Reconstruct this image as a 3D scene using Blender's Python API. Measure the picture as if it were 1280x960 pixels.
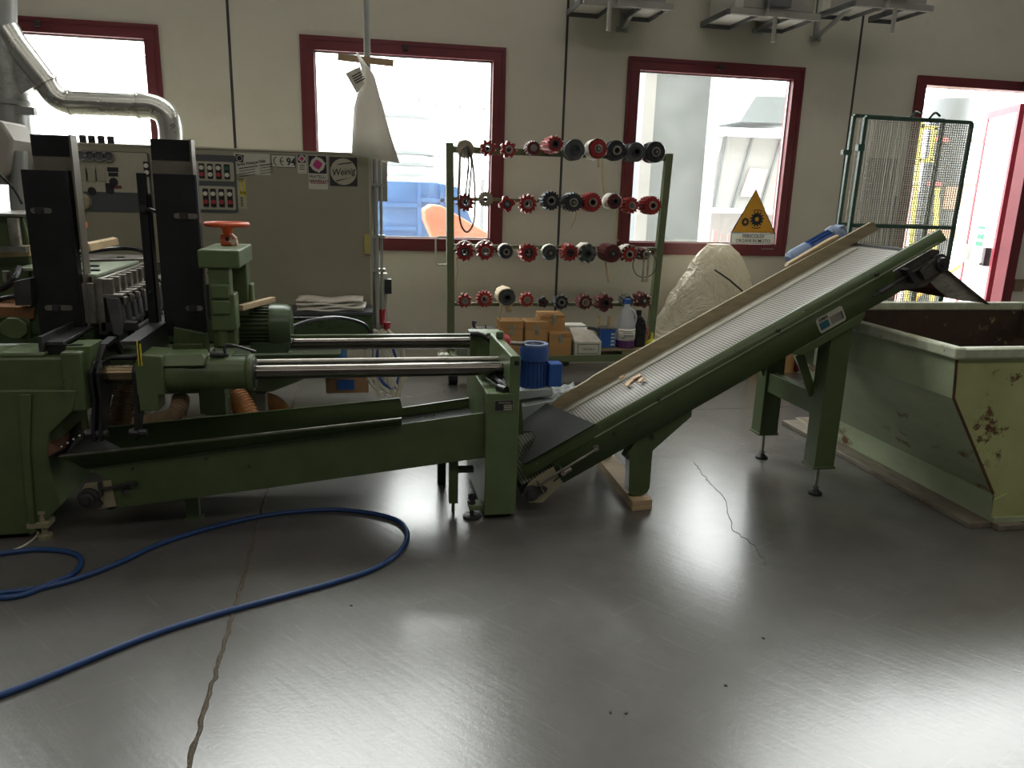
import bpy, bmesh, math, random
from math import sin, cos, pi, radians, sqrt, atan2
from mathutils import Vector, Matrix
random.seed(7)
V = Vector
SC = bpy.context.scene
for _o in list(bpy.data.objects): bpy.data.objects.remove(_o)
COL = SC.collection

# ---------------------------------------------------------------- camera
PITCH, YAW, ROLL, FPX = 0.245185, 0.196148, 0.0292858, 951.84
EYE = V((0, 0, 1.6))
FWD = V((sin(YAW)*cos(PITCH), cos(YAW)*cos(PITCH), -sin(PITCH)))
RT = V((cos(YAW), -sin(YAW), 0)); UP = RT.cross(FWD)
R2 = cos(ROLL)*RT + sin(ROLL)*UP; U2 = -sin(ROLL)*RT + cos(ROLL)*UP
cd = bpy.data.cameras.new('camera'); cam = bpy.data.objects.new('camera', cd); COL.objects.link(cam)
cd.sensor_width = 36; cd.lens = FPX/1280*36; cd.clip_end = 200; cd.clip_start = .05
rm = Matrix((R2, U2, -FWD)).transposed()
cam.matrix_world = Matrix.Translation(EYE) @ rm.to_4x4()
SC.camera = cam

def _ray(x, y): return (x-640)/FPX*R2 - (y-480)/FPX*U2 + FWD
def A(x, y, Y):                      # point of a view line on the vertical plane at depth Y
    d = _ray(x, y); return EYE + d*(Y/d.y)
def G(x, y, z=0):                    # the same on the level plane at height z
    d = _ray(x, y); return EYE + d*((z-1.6)/d.z)
def depth(p): return (p-EYE).dot(FWD)

# ---------------------------------------------------------------- world, lights, exposure
SC.view_settings.view_transform = 'Standard'; SC.view_settings.look = 'None'
SC.view_settings.gamma = 1; SC.view_settings.use_curve_mapping = False
SC.view_settings.exposure = 0.2
SKY = 11
w = bpy.data.worlds.new('overcast_sky'); SC.world = w; w.use_nodes = True
nt = w.node_tree; bg = nt.nodes['Background']
tc = nt.nodes.new('ShaderNodeTexCoord'); sx = nt.nodes.new('ShaderNodeSeparateXYZ'); cr = nt.nodes.new('ShaderNodeValToRGB')
nt.links.new(tc.outputs['Generated'], sx.inputs[0]); nt.links.new(sx.outputs['Z'], cr.inputs[0]); nt.links.new(cr.outputs[0], bg.inputs['Color'])
cr.color_ramp.elements[0].position = 0; cr.color_ramp.elements[0].color = (.80, .82, .84, 1)
cr.color_ramp.elements[1].position = .6; cr.color_ramp.elements[1].color = (1.0, .99, .97, 1)
bg.inputs['Strength'].default_value = SKY

WY = 7.04                            # inner face of the long wall with the windows
def area(name, loc, sx, sy, energy, rot, col=(1, 1, 1), portal=False):
    l = bpy.data.lights.new(name, 'AREA'); l.shape = 'RECTANGLE'; l.size = sx; l.size_y = sy; l.energy = energy; l.color = col
    if portal: l.cycles.is_portal = True
    o = bpy.data.objects.new(name, l); COL.objects.link(o); o.location = loc; o.rotation_euler = rot; return o
OPEN = [('window_1', -3.32, -1.578, 1.07, 2.826), ('window_2', -.482, 1.257, 1.07, 2.826), ('window_3', 2.378, 4.122, 1.07, 2.826),
        ('door_1', 5.33, 6.84, 0, 2.826),
        ('window_4', -5.6, -3.3, 4.3, 6.4), ('window_5', -2.1, 1.2, 3.5, 6.8), ('window_6', 4.3, 9.6, 3.75, 6.8)]
for n, a, b, c, d in OPEN:
    area('daylight_portal', ((a+b)/2, WY+.3, (c+d)/2), b-a, d-c, 1, (radians(-90), 0, 0), portal=True)
# unseen fill lamps added under the ceiling to brighten the hall
area('fill_light', (1.0, 2.6, 6.9), 10, 1.2, 45, (0, 0, 0), (1, .95, .86))
area('fill_light', (1.0, -2.8, 6.9), 12, 1.6, 165, (radians(12), 0, 0), (1, .94, .84))

# ---------------------------------------------------------------- materials
def M(name, col, rough=.5, metal=0, var=.12, scale=6, col2=None, t0=.55, t1=.62, s2=5, bump=0, bscale=60, spec=.5, alpha=None, trans=0, stretch=None, emit=None):
    m = bpy.data.materials.new(name); m.use_nodes = True; n = m.node_tree; L = n.links.new
    b = n.nodes['Principled BSDF']; tc = n.nodes.new('ShaderNodeTexCoord'); co = tc.outputs['Object']
    if stretch:
        mp = n.nodes.new('ShaderNodeMapping'); mp.inputs['Scale'].default_value = stretch; L(co, mp.inputs[0]); co = mp.outputs[0]
    c = tuple(col)+(1,)
    if var:
        nz = n.nodes.new('ShaderNodeTexNoise'); nz.inputs['Scale'].default_value = scale; nz.inputs['Detail'].default_value = 5; nz.inputs['Roughness'].default_value = .65; L(co, nz.inputs[0])
        r = n.nodes.new('ShaderNodeValToRGB'); L(nz.outputs[0], r.inputs[0])
        r.color_ramp.elements[0].position = .3; r.color_ramp.elements[1].position = .7
        r.color_ramp.elements[0].color = tuple(max(0, x*(1-var)) for x in col)+(1,); r.color_ramp.elements[1].color = tuple(x*(1+var) for x in col)+(1,)
        out = r.outputs[0]
        if col2:
            n2 = n.nodes.new('ShaderNodeTexNoise'); n2.inputs['Scale'].default_value = s2; n2.inputs['Detail'].default_value = 8; n2.inputs['Roughness'].default_value = .7; L(co, n2.inputs[0])
            r2 = n.nodes.new('ShaderNodeValToRGB'); L(n2.outputs[0], r2.inputs[0]); r2.color_ramp.elements[0].position = t0; r2.color_ramp.elements[1].position = t1
            mx = n.nodes.new('ShaderNodeMix'); mx.data_type = 'RGBA'; L(r2.outputs[0], mx.inputs[0]); L(out, mx.inputs[6]); mx.inputs[7].default_value = tuple(col2)+(1,)
            out = mx.outputs[2]
        L(out, b.inputs['Base Color'])
        rr = n.nodes.new('ShaderNodeMapRange'); L(nz.outputs[0], rr.inputs[0]); rr.inputs[1].default_value = .3; rr.inputs[2].default_value = .7
        rr.inputs[3].default_value = max(.03, rough-.07); rr.inputs[4].default_value = min(1, rough+.07); L(rr.outputs[0], b.inputs['Roughness'])
    else:
        b.inputs['Base Color'].default_value = c; b.inputs['Roughness'].default_value = rough
    b.inputs['Metallic'].default_value = metal; b.inputs['Specular IOR Level'].default_value = spec
    if trans: b.inputs['Transmission Weight'].default_value = trans
    if alpha is not None: b.inputs['Alpha'].default_value = alpha
    if emit: b.inputs['Emission Color'].default_value = tuple(emit[:3])+(1,); b.inputs['Emission Strength'].default_value = emit[3]
    if bump:
        nb = n.nodes.new('ShaderNodeTexNoise'); nb.inputs['Scale'].default_value = bscale; nb.inputs['Detail'].default_value = 6; L(co, nb.inputs[0])
        bp = n.nodes.new('ShaderNodeBump'); bp.inputs['Strength'].default_value = bump; bp.inputs['Distance'].default_value = .01; L(nb.outputs[0], bp.inputs['Height']); L(bp.outputs[0], b.inputs['Normal'])
    return m

green = M('machine_green', (.072, .104, .040), .38, var=.14, col2=(.03, .045, .025), t0=.66, t1=.74, s2=7, bump=.04, bscale=40)
green2 = M('casting_green', (.076, .108, .042), .42, var=.2, scale=3, col2=(.04, .055, .03), t0=.6, t1=.75, bump=.12, bscale=25)
greenl = M('spindle_green', (.10, .145, .06), .4, var=.12, bump=.05, bscale=30)
greenrack = M('rack_green', (.12, .145, .07), .5, var=.15, bump=.05)
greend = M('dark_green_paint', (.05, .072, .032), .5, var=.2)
speck = M('chipped_green', (.055, .09, .042), .3, var=.15, col2=(.5, .5, .42), t0=.72, t1=.75, s2=45)
steel = M('polished_steel', (.17, .155, .14), .2, 1, var=.15, scale=10, stretch=(1, 1, 1), col2=(.15, .12, .10), t0=.6, t1=.8)
steelw = M('worn_steel', (.33, .31, .28), .38, 1, var=.3, scale=14)
black = M('blackened_steel', (.018, .018, .021), .38, .3, var=.3, scale=4, bump=.03)
blackbar = M('dark_bar_steel', (.06, .058, .062), .42, .6, var=.3, scale=8)
plate = M('sheen_toned_plate', (.19, .17, .14), .42, .45, var=.3, scale=3, col2=(.10, .09, .07), t0=.66, t1=.8, s2=3)  # lighter brown base stands in for the sheen reflected on dark plates
rubber = M('black_rubber', (.012, .012, .013), .45, var=.2)
rubberg = M('black_rubber_satin', (.015, .015, .018), .3, var=.1)
greyc = M('cabinet_grey', (.29, .27, .20), .5, var=.05, scale=3, col2=(.24, .22, .165), t0=.6, t1=.9, s2=2)
greyd = M('panel_dark_grey', (.075, .08, .09), .5, var=.08)
greyl = M('panel_light_grey', (.40, .375, .29), .5, var=.05)
white = M('white_enamel', (.75, .75, .72), .4, var=.04)
paper = M('paper', (.78, .74, .66), .8, var=.06)
paperc = M('printed_paper', (.68, .63, .55), .85, var=.2, scale=20)
kraft = M('masking_paper', (.58, .47, .30), .8, var=.12, bump=.15, bscale=15)
inkblack = M('black_ink', (.015, .015, .02), .6, var=0)
inkred = M('red_ink', (.45, .05, .12), .5, var=0)
inkpink = M('magenta_ink', (.42, .03, .16), .5, var=0)
yellow = M('yellow_mark', (.62, .50, .05), .5, var=.1)
orange = M('sign_amber', (.62, .30, .02), .55, var=.06)
red = M('red_paint', (.42, .035, .015), .35, var=.12)
orred = M('orange_red_enamel', (.62, .085, .02), .32, var=.1, col2=(.7, .5, .4), t0=.7, t1=.74, s2=30)
maroon = M('maroon_frame_paint', (.135, .016, .022), .42, var=.12, scale=4, stretch=(1, 1, 1), bump=.03)
brass = M('brass', (.55, .38, .15), .25, 1, var=.2)
tan = M('tan_primer', (.27, .24, .15), .55, var=.2)
wallm = M('wall_plaster', (.56, .53, .45), .9, var=.05, scale=1.2, col2=(.50, .45, .36), t0=.56, t1=.85, s2=1.1, bump=.25, bscale=45)
ceilm = M('ceiling_grey', (.5, .49, .46), .9, var=.05)
hallw = M('hall_wall', (.30, .29, .27), .9, var=.05)
sealant = M('joint_sealant', (.045, .045, .048), .8, var=.1)
galv = M('galvanised_sheet', (.55, .55, .51), .27, .9, var=.05, scale=3)
galvd = M('galvanised_dull', (.40, .41, .40), .42, .7, var=.08, scale=4)
beltm = None
woodl = M('pale_wood', (.46, .33, .19), .6, var=.18, scale=4, stretch=(1, 6, 14))
woodg = M('old_board', (.30, .245, .15), .65, var=.22, scale=5, stretch=(1, 8, 8), col2=(.16, .13, .09), t0=.62, t1=.8, s2=6)
woodbox = M('beech_plywood', (.44, .24, .09), .5, var=.12, scale=3, stretch=(1, 1, 8))
woodboxd = M('beech_plywood_dark', (.22, .105, .04), .5, var=.12, scale=3, stretch=(1, 1, 8))
blueenam = M('blue_motor_enamel', (.025, .075, .27), .35, var=.1)
bluelt = M('light_blue_enamel', (.17, .23, .36), .4, var=.1)
bluecan = M('blue_tin', (.02, .09, .36), .35, var=.1)
bluehose = M('blue_hose', (.012, .05, .17), .38, var=.1)
orangehose = M('amber_ribbed_hose', (.42, .17, .045), .45, var=.15)
hosecream = M('cream_ribbed_hose', (.55, .38, .24), .5, var=.1)
brownhose = M('brown_hose', (.13, .065, .022), .5, var=.3)
rust = M('rusty_steel', (.085, .036, .018), .75, .1, var=.35, scale=9)
skipg = M('skip_green', (.35, .41, .26), .55, var=.3, scale=2.2, col2=(.15, .06, .025), t0=.575, t1=.63, s2=3.4, stretch=(1, .45, 1), bump=.1, bscale=12)
skipy = M('skip_yellowed', (.40, .43, .19), .55, var=.16, scale=3, col2=(.10, .035, .015), t0=.58, t1=.62, s2=4, bump=.08, bscale=12)
skipin = M('skip_inside_rust', (.055, .032, .022), .8, .1, var=.35, scale=5, col2=(.22, .24, .10), t0=.60, t1=.65, s2=7, bump=.2, bscale=25)
skiprim = M('skip_rim_paint', (.46, .49, .36), .5, var=.25, scale=10, col2=(.09, .05, .03), t0=.62, t1=.67, s2=14)
skid = M('skid_steel', (.20, .17, .13), .6, .2, var=.3, scale=6, stretch=(4, 1, 4), col2=(.14, .06, .03), t0=.55, t1=.7)
rubbermat = M('rubber_mat_plate', (.026, .027, .024), .85, var=.3, scale=60, bump=.1, bscale=200, spec=.15)
cutred = M('cutter_red', (.30, .022, .022), .35, .2, var=.25, scale=20)
cutdred = M('cutter_dark_red', (.11, .02, .022), .4, .3, var=.3, scale=20)
cutgrey = M('cutter_grey', (.10, .105, .11), .35, .6, var=.3, scale=20)
cutdark = M('cutter_dark', (.04, .043, .05), .4, .5, var=.3, scale=20)
cuttan = M('cutter_tan_steel', (.30, .27, .20), .4, .4, var=.2, scale=20)
tip = M('carbide_tip', (.62, .56, .48), .3, .6, var=.2, scale=30)
string = M('pale_cord', (.55, .42, .26), .8, var=.15)
strapm = M('brown_strap', (.16, .10, .07), .6, var=.2)
cablem = M('grey_cable', (.55, .52, .43), .5, var=.1)
palebox = M('pale_card_box', (.50, .50, .43), .7, var=.08, scale=8)
funnelm = M('yellow_plastic', (.62, .60, .03), .4, var=.05)
redplug = M('red_plug', (.35, .02, .03), .4, var=.1)
exitgreen = M('exit_green', (.01, .16, .09), .5, var=.05)

def glassmat():
    m = bpy.data.materials.new('dusty_window_glass'); m.use_nodes = True; n = m.node_tree; n.nodes.clear(); L = n.links.new
    o = n.nodes.new('ShaderNodeOutputMaterial'); t = n.nodes.new('ShaderNodeBsdfTransparent'); g = n.nodes.new('ShaderNodeBsdfGlossy'); d = n.nodes.new('ShaderNodeBsdfTranslucent')
    g.inputs['Roughness'].default_value = .03; d.inputs['Color'].default_value = (1, .99, .97, 1); t.inputs['Color'].default_value = (.95, .97, .96, 1)
    a = n.nodes.new('ShaderNodeMixShader'); b = n.nodes.new('ShaderNodeMixShader'); fr = n.nodes.new('ShaderNodeValue'); fr.outputs[0].default_value = .05
    nz = n.nodes.new('ShaderNodeTexNoise'); nz.inputs['Scale'].default_value = 3; nz.inputs['Detail'].default_value = 6
    tc = n.nodes.new('ShaderNodeTexCoord'); L(tc.outputs['Object'], nz.inputs[0]); mr = n.nodes.new('ShaderNodeMapRange'); L(nz.outputs[0], mr.inputs[0])
    mr.inputs[1].default_value = .3; mr.inputs[2].default_value = .75; mr.inputs[3].default_value = .006; mr.inputs[4].default_value = .02
    L(mr.outputs[0], b.inputs[0]); L(t.outputs[0], b.inputs[1]); L(d.outputs[0], b.inputs[2])
    L(fr.outputs[0], a.inputs[0]); L(b.outputs[0], a.inputs[1]); L(g.outputs[0], a.inputs[2]); L(a.outputs[0], o.inputs[0]); return m
glass = glassmat()
def plastic(name, col, tr=.5, mixw=.35, wr=0, ns=9):
    m = bpy.data.materials.new(name); m.use_nodes = True; n = m.node_tree; n.nodes.clear(); L = n.links.new
    o = n.nodes.new('ShaderNodeOutputMaterial'); t = n.nodes.new('ShaderNodeBsdfTransparent'); p = n.nodes.new('ShaderNodeBsdfPrincipled'); tl = n.nodes.new('ShaderNodeBsdfTranslucent')
    p.inputs['Base Color'].default_value = tuple(col)+(1,); p.inputs['Roughness'].default_value = .3; tl.inputs['Color'].default_value = tuple(col)+(1,)
    a = n.nodes.new('ShaderNodeMixShader'); b = n.nodes.new('ShaderNodeMixShader'); a.inputs[0].default_value = mixw; b.inputs[0].default_value = tr
    L(p.outputs[0], a.inputs[1]); L(tl.outputs[0], a.inputs[2]); L(a.outputs[0], b.inputs[1]); L(t.outputs[0], b.inputs[2]); L(b.outputs[0], o.inputs[0])
    nb = n.nodes.new('ShaderNodeTexNoise'); nb.inputs['Scale'].default_value = ns; nb.inputs['Detail'].default_value = 4; nb.inputs['Distortion'].default_value = 1.5
    tc = n.nodes.new('ShaderNodeTexCoord'); L(tc.outputs['Object'], nb.inputs[0])
    bp = n.nodes.new('ShaderNodeBump'); bp.inputs['Strength'].default_value = .5+wr; bp.inputs['Distance'].default_value = .03+wr*.08; L(nb.outputs[0], bp.inputs['Height']); nb.inputs['Distortion'].default_value = 1.5+3*wr; nb.inputs['Roughness'].default_value = .5+.15*wr; L(bp.outputs[0], p.inputs['Normal'])
    return m
filmw = plastic('milky_film', (.76, .69, .55), .02, .3, .45, 3.5)
filmh = plastic('white_film', (.66, .63, .56), .03, .35)
jug = plastic('translucent_jug', (.75, .76, .80), .18, .5)
clearf = plastic('clear_wrap', (.5, .52, .5), .6, .2)

def floormat():
    m = bpy.data.materials.new('polished_concrete'); m.use_nodes = True; n = m.node_tree; L = n.links.new; b = n.nodes['Principled BSDF']
    tc = n.nodes.new('ShaderNodeTexCoord'); co = tc.outputs['Object']
    def noise(s, d=5, dist=0, st=None, rough=.6):
        c = co
        if st: mp = n.nodes.new('ShaderNodeMapping'); mp.inputs['Scale'].default_value = st[0]; mp.inputs['Rotation'].default_value = (0, 0, st[1]); L(co, mp.inputs[0]); c = mp.outputs[0]
        z = n.nodes.new('ShaderNodeTexNoise'); z.inputs['Scale'].default_value = s; z.inputs['Detail'].default_value = d; z.inputs['Distortion'].default_value = dist; z.inputs['Roughness'].default_value = rough; L(c, z.inputs[0]); return z.outputs[0]
    def scr(a, f):        # hairline scratches: coordinates turned, then squeezed hard across the line
        m1 = n.nodes.new('ShaderNodeMapping'); m1.inputs['Rotation'].default_value = (0, 0, a); L(co, m1.inputs[0])
        m2 = n.nodes.new('ShaderNodeMapping'); m2.inputs['Scale'].default_value = (1.6, f*.45, 1); L(m1.outputs[0], m2.inputs[0])
        z = n.nodes.new('ShaderNodeTexNoise'); z.inputs['Scale'].default_value = 2.2; z.inputs['Detail'].default_value = 1.5; L(m2.outputs[0], z.inputs[0]); return z.outputs[0]
    def ramp(i, p0, c0, p1, c1):
        r = n.nodes.new('ShaderNodeValToRGB'); L(i, r.inputs[0]); e = r.color_ramp.elements; e[0].position = p0; e[0].color = c0; e[1].position = p1; e[1].color = c1; return r.outputs[0]
    g = lambda v: (v, v*.97, v*.91, 1)
    base = ramp(noise(1.3, 8), .3, g(.09), .72, g(.14))
    def mix(f, a, col):
        x = n.nodes.new('ShaderNodeMix'); x.data_type = 'RGBA'; L(f, x.inputs[0]); L(a, x.inputs[6]); x.inputs[7].default_value = col; return x.outputs[2]
    k = lambda v: (v, v, v, 1)
    sc1 = ramp(scr(.9, 55), .70, k(0), .73, k(.16))
    sc2 = ramp(scr(-.45, 70), .70, k(0), .73, k(.16))
    spk = ramp(noise(70, 2), .76, k(0), .80, k(.8))
    c = mix(sc1, base, g(.22)); c = mix(sc2, c, g(.21)); c = mix(spk, c, g(.30)); L(c, b.inputs['Base Color'])
    b.inputs['Roughness'].default_value = .25
    ad = n.nodes.new('ShaderNodeMath'); ad.operation = 'ADD'; L(scr(.9, 40), ad.inputs[0]); L(noise(60, 4, 0), ad.inputs[1])
    bp = n.nodes.new('ShaderNodeBump'); bp.inputs['Strength'].default_value = .10; bp.inputs['Distance'].default_value = .004; L(ad.outputs[0], bp.inputs['Height']); L(bp.outputs[0], b.inputs['Normal'])
    b.inputs['Specular IOR Level'].default_value = 1.0
    return m
floorm = floormat()

# ---------------------------------------------------------------- mesh building
ORG = {}
class MB:
    def __init__(s): s.bm = bmesh.new()
    def _f(s, vs):
        try: return s.bm.faces.new(vs)
        except ValueError: return None
    def prism(s, pts, vec):
        vec = V(vec); a = [s.bm.verts.new(V(p)) for p in pts]; b = [s.bm.verts.new(V(p)+vec) for p in pts]; n = len(a)
        nrm = V((0, 0, 0))
        for i in range(n): nrm += V(pts[i]).cross(V(pts[(i+1) % n]))
        if nrm.dot(vec) > 0: s._f(a[::-1]); s._f(b); [s._f([a[i], a[(i+1) % n], b[(i+1) % n], b[i]]) for i in range(n)]
        else: s._f(a); s._f(b[::-1]); [s._f([a[i], b[i], b[(i+1) % n], a[(i+1) % n]]) for i in range(n)]
        return s
    def box(s, x0, x1, y0, y1, z0, z1): return s.prism([(x0, y0, z0), (x1, y0, z0), (x1, y1, z0), (x0, y1, z0)], (0, 0, z1-z0))
    def obox(s, c, dims, m=None):
        m = m or Matrix.Identity(3); c = V(c); X, Y, Z = [m @ V(q) for q in ((dims[0]/2, 0, 0), (0, dims[1]/2, 0), (0, 0, dims[2]/2))]
        return s.prism([c-X-Y-Z, c+X-Y-Z, c+X+Y-Z, c-X+Y-Z], Z*2)
    def bar(s, p, q, w, h, up=(0, 0, 1)):
        p = V(p); q = V(q); d = (q-p).normalized(); u = V(up); sd = d.cross(u).normalized(); u = sd.cross(d)
        return s.prism([p-sd*w/2-u*h/2, p+sd*w/2-u*h/2, p+sd*w/2+u*h/2, p-sd*w/2+u*h/2], q-p)
    def lathe(s, org, axis, prof, seg=24, close=False):
        org = V(org); ax = V(axis).normalized(); t = ax.orthogonal().normalized(); u = ax.cross(t); rings = []
        for r, h in prof:
            if r < 1e-6: rings.append([s.bm.verts.new(org+ax*h)])
            else: rings.append([s.bm.verts.new(org+ax*h+(t*cos(2*pi*i/seg)+u*sin(2*pi*i/seg))*r) for i in range(seg)])
        if close: rings.append(rings[0])
        for a, b in zip(rings, rings[1:]):
            for i in range(seg):
                j = (i+1) % seg
                if len(a) == 1 and len(b) == 1: continue
                if len(a) == 1: s._f([a[0], b[j], b[i]])
                elif len(b) == 1: s._f([a[i], a[j], b[0]])
                else: s._f([a[i], a[j], b[j], b[i]])
        return s
    def cyl(s, p, q, r, r2=None, seg=20):
        p = V(p); q = V(q); h = (q-p).length; r2 = r if r2 is None else r2
        return s.lathe(p, q-p, [(0, 0), (r, 0), (r2, h), (0, h)], seg)
    def ring(s, p, q, ro, ri, seg=24):
        p = V(p); h = (V(q)-p).length; return s.lathe(p, V(q)-p, [(ri, 0), (ro, 0), (ro, h), (ri, h)], seg, True)
    def tube(s, pts, r, seg=8, closed=False):
        pts = [V(p) for p in pts]; n = len(pts); rings = []; prev = None
        for i, p in enumerate(pts):
            a = pts[(i-1) % n] if (closed or i) else p; b = pts[(i+1) % n] if (closed or i < n-1) else p
            d = (b-a).normalized()
            t = d.orthogonal().normalized() if prev is None else (prev-d*prev.dot(d)).normalized()
            prev = t; u = d.cross(t); rr = r(i/(n-1)) if callable(r) else r
            rings.append([s.bm.verts.new(p+(t*cos(2*pi*k/seg)+u*sin(2*pi*k/seg))*rr) for k in range(seg)])
        m = n if closed else n-1
        for i in range(m):
            a = rings[i]; b = rings[(i+1) % n]
            off = 0
            if closed and i == n-1:
                off = min(range(seg), key=lambda o: (a[0].co-b[o].co).length)
            for k in range(seg): s._f([a[k], a[(k+1) % seg], b[(k+1+off) % seg], b[(k+off) % seg]])
        if not closed: s._f(rings[0][::-1]); s._f(rings[-1])
        return s
    def grid(s, rows):
        vs = [[s.bm.verts.new(V(p)) for p in r] for r in rows]
        for a, b in zip(vs, vs[1:]):
            for i in range(len(a)-1): s._f([a[i], a[i+1], b[i+1], b[i]])
        return s
    def build(s, name, mat, parent=None, bev=0, smooth=True, ang=35, solid=0, split=False):
        if split:                        # one object for each separate piece
            bmesh.ops.remove_doubles(s.bm, verts=s.bm.verts, dist=1e-5); todo = set(s.bm.verts); o = None
            while todo:
                st_ = [todo.pop()]; isl = set(st_)
                while st_:
                    for e in st_.pop().link_edges:
                        for v in e.verts:
                            if v not in isl: isl.add(v); st_.append(v); todo.discard(v)
                m = MB(); mp = {v: m.bm.verts.new(v.co) for v in isl}
                for f in {f for v in isl for f in v.link_faces}: m._f([mp[v] for v in f.verts])
                o = m.build(name, mat, parent, bev, smooth, ang, solid)
            s.bm.free(); return o
        me = bpy.data.meshes.new(name)
        bmesh.ops.remove_doubles(s.bm, verts=s.bm.verts, dist=1e-5); bmesh.ops.recalc_face_normals(s.bm, faces=s.bm.faces)
        if parent is not None: org = ORG[parent.name]
        else:
            xs = [v.co for v in s.bm.verts]
            org = V(((min(v.x for v in xs)+max(v.x for v in xs))/2, (min(v.y for v in xs)+max(v.y for v in xs))/2, min(v.z for v in xs)))
        for v in s.bm.verts: v.co -= org
        s.bm.to_mesh(me); s.bm.free(); me.materials.append(mat)
        if smooth:
            me.shade_smooth(); me.set_sharp_from_angle(angle=radians(ang))
        o = bpy.data.objects.new(name, me); COL.objects.link(o); ORG[o.name] = org
        if parent is not None: o.parent = parent
        else: o.location = org
        if solid: md = o.modifiers.new('thickness', 'SOLIDIFY'); md.thickness = solid; md.offset = 0
        if bev: md = o.modifiers.new('edge', 'BEVEL'); md.width = bev; md.segments = 2; md.limit_method = 'ANGLE'; md.angle_limit = radians(40)
        return o
def tag(o, label, cat, group=None, kind=None):
    o['label'] = label; o['category'] = cat
    if group: o['group'] = group
    if kind: o['kind'] = kind
    return o
def thing(name, label, cat, loc, group=None):
    o = bpy.data.objects.new(name, None); o.empty_display_size = .1; COL.objects.link(o); o.location = loc; ORG[o.name] = V(loc); return tag(o, label, cat, group)
def struct(o): o['kind'] = 'structure'; return o
def lab(o, s): o['label'] = s; return o
def text(s, size, at, mat, name, parent, xd=(1, 0, 0), yd=(0, 0, 1), ext=.0006, align='LEFT', shear=0, sx=1, bold=0):
    c = bpy.data.curves.new('t', 'FONT'); c.body = s; c.size = size; c.extrude = ext; c.align_x = align; c.shear = shear; c.offset = bold; c.resolution_u = 2
    t = bpy.data.objects.new('t', c); me = bpy.data.meshes.new_from_object(t); bpy.data.objects.remove(t)
    xd = V(xd).normalized(); yd = V(yd).normalized(); nd = xd.cross(yd); at = V(at)-ORG[parent.name]
    for v in me.vertices: v.co = at + xd*v.co.x*sx + yd*v.co.y + nd*v.co.z
    me.materials.clear(); me.materials.append(mat); me.name = name
    o = bpy.data.objects.new(name, me); COL.objects.link(o); o.parent = parent; ORG[o.name] = ORG[parent.name]; return o
def rot(axis, deg): return Matrix.Rotation(radians(deg), 3, axis)
def spline(pts, n=8, closed=False):
    pts = [V(p) for p in pts]; out = []; m = len(pts)
    for i in range(m if closed else m-1):
        p0 = pts[(i-1) % m] if (closed or i) else pts[0]; p1 = pts[i]; p2 = pts[(i+1) % m]; p3 = pts[(i+2) % m] if (closed or i < m-2) else pts[-1]
        for k in range(n):
            t = k/n; out.append(.5*((2*p1)+(p2-p0)*t+(2*p0-5*p1+4*p2-p3)*t*t+(3*p1-p0-3*p2+p3)*t**3))
    if not closed: out.append(pts[-1])
    return out
def plateXZ(mb, x0, x1, z0, z1, y, t): return mb.box(x0, x1, y-t, y, z0, z1)
def disc(mb, x, z, y, r, t=.001, seg=24): return mb.cyl((x, y, z), (x, y-t, z), r, seg=seg)
# ================================================================ the hall
XL, XR, YB, ZC = -9, 13, -12, 7.0
struct(MB().box(XL, XR, YB, WY+.2, -.2, 0).build('floor', floorm))
struct(MB().box(XL, XR, YB, WY+.2, ZC, ZC+.2).build('ceiling', ceilm))
struct(MB().box(XL-.2, XL, YB, WY, 0, ZC).build('wall_left', hallw)); struct(MB().box(XR, XR+.2, YB, WY, 0, ZC).build('wall_right', hallw))
struct(MB().box(XL, XR, YB-.2, YB, 0, ZC).build('wall_back', hallw))
xs = sorted({XL, XR} | {a for _, a, b, c, d in OPEN} | {b for _, a, b, c, d in OPEN}); mb = MB()
for x0, x1 in zip(xs, xs[1:]):
    xm = (x0+x1)/2; cuts = sorted([(c, d) for _, a, b, c, d in OPEN if a < xm < b]); z = 0
    for c, d in cuts+[(ZC, ZC)]:
        if c > z: mb.box(x0, x1, WY, WY+.2, z, c)
        z = d
struct(mb.build('wall_front', wallm, smooth=False))
for i, x in enumerate((-3.89, -1.04, 1.80, 4.665, 7.52)):
    mb = MB(); z0 = 0
    for c, d in sorted((c, d) for _, a, b, c, d in OPEN if a < x < b)+[(ZC, ZC)]: mb.box(x-.011, x+.011, WY-.0025, WY+.004, z0, c) if c > z0 else None; z0 = d
    struct(mb.build('trim_%d' % (i+1), sealant))
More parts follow.
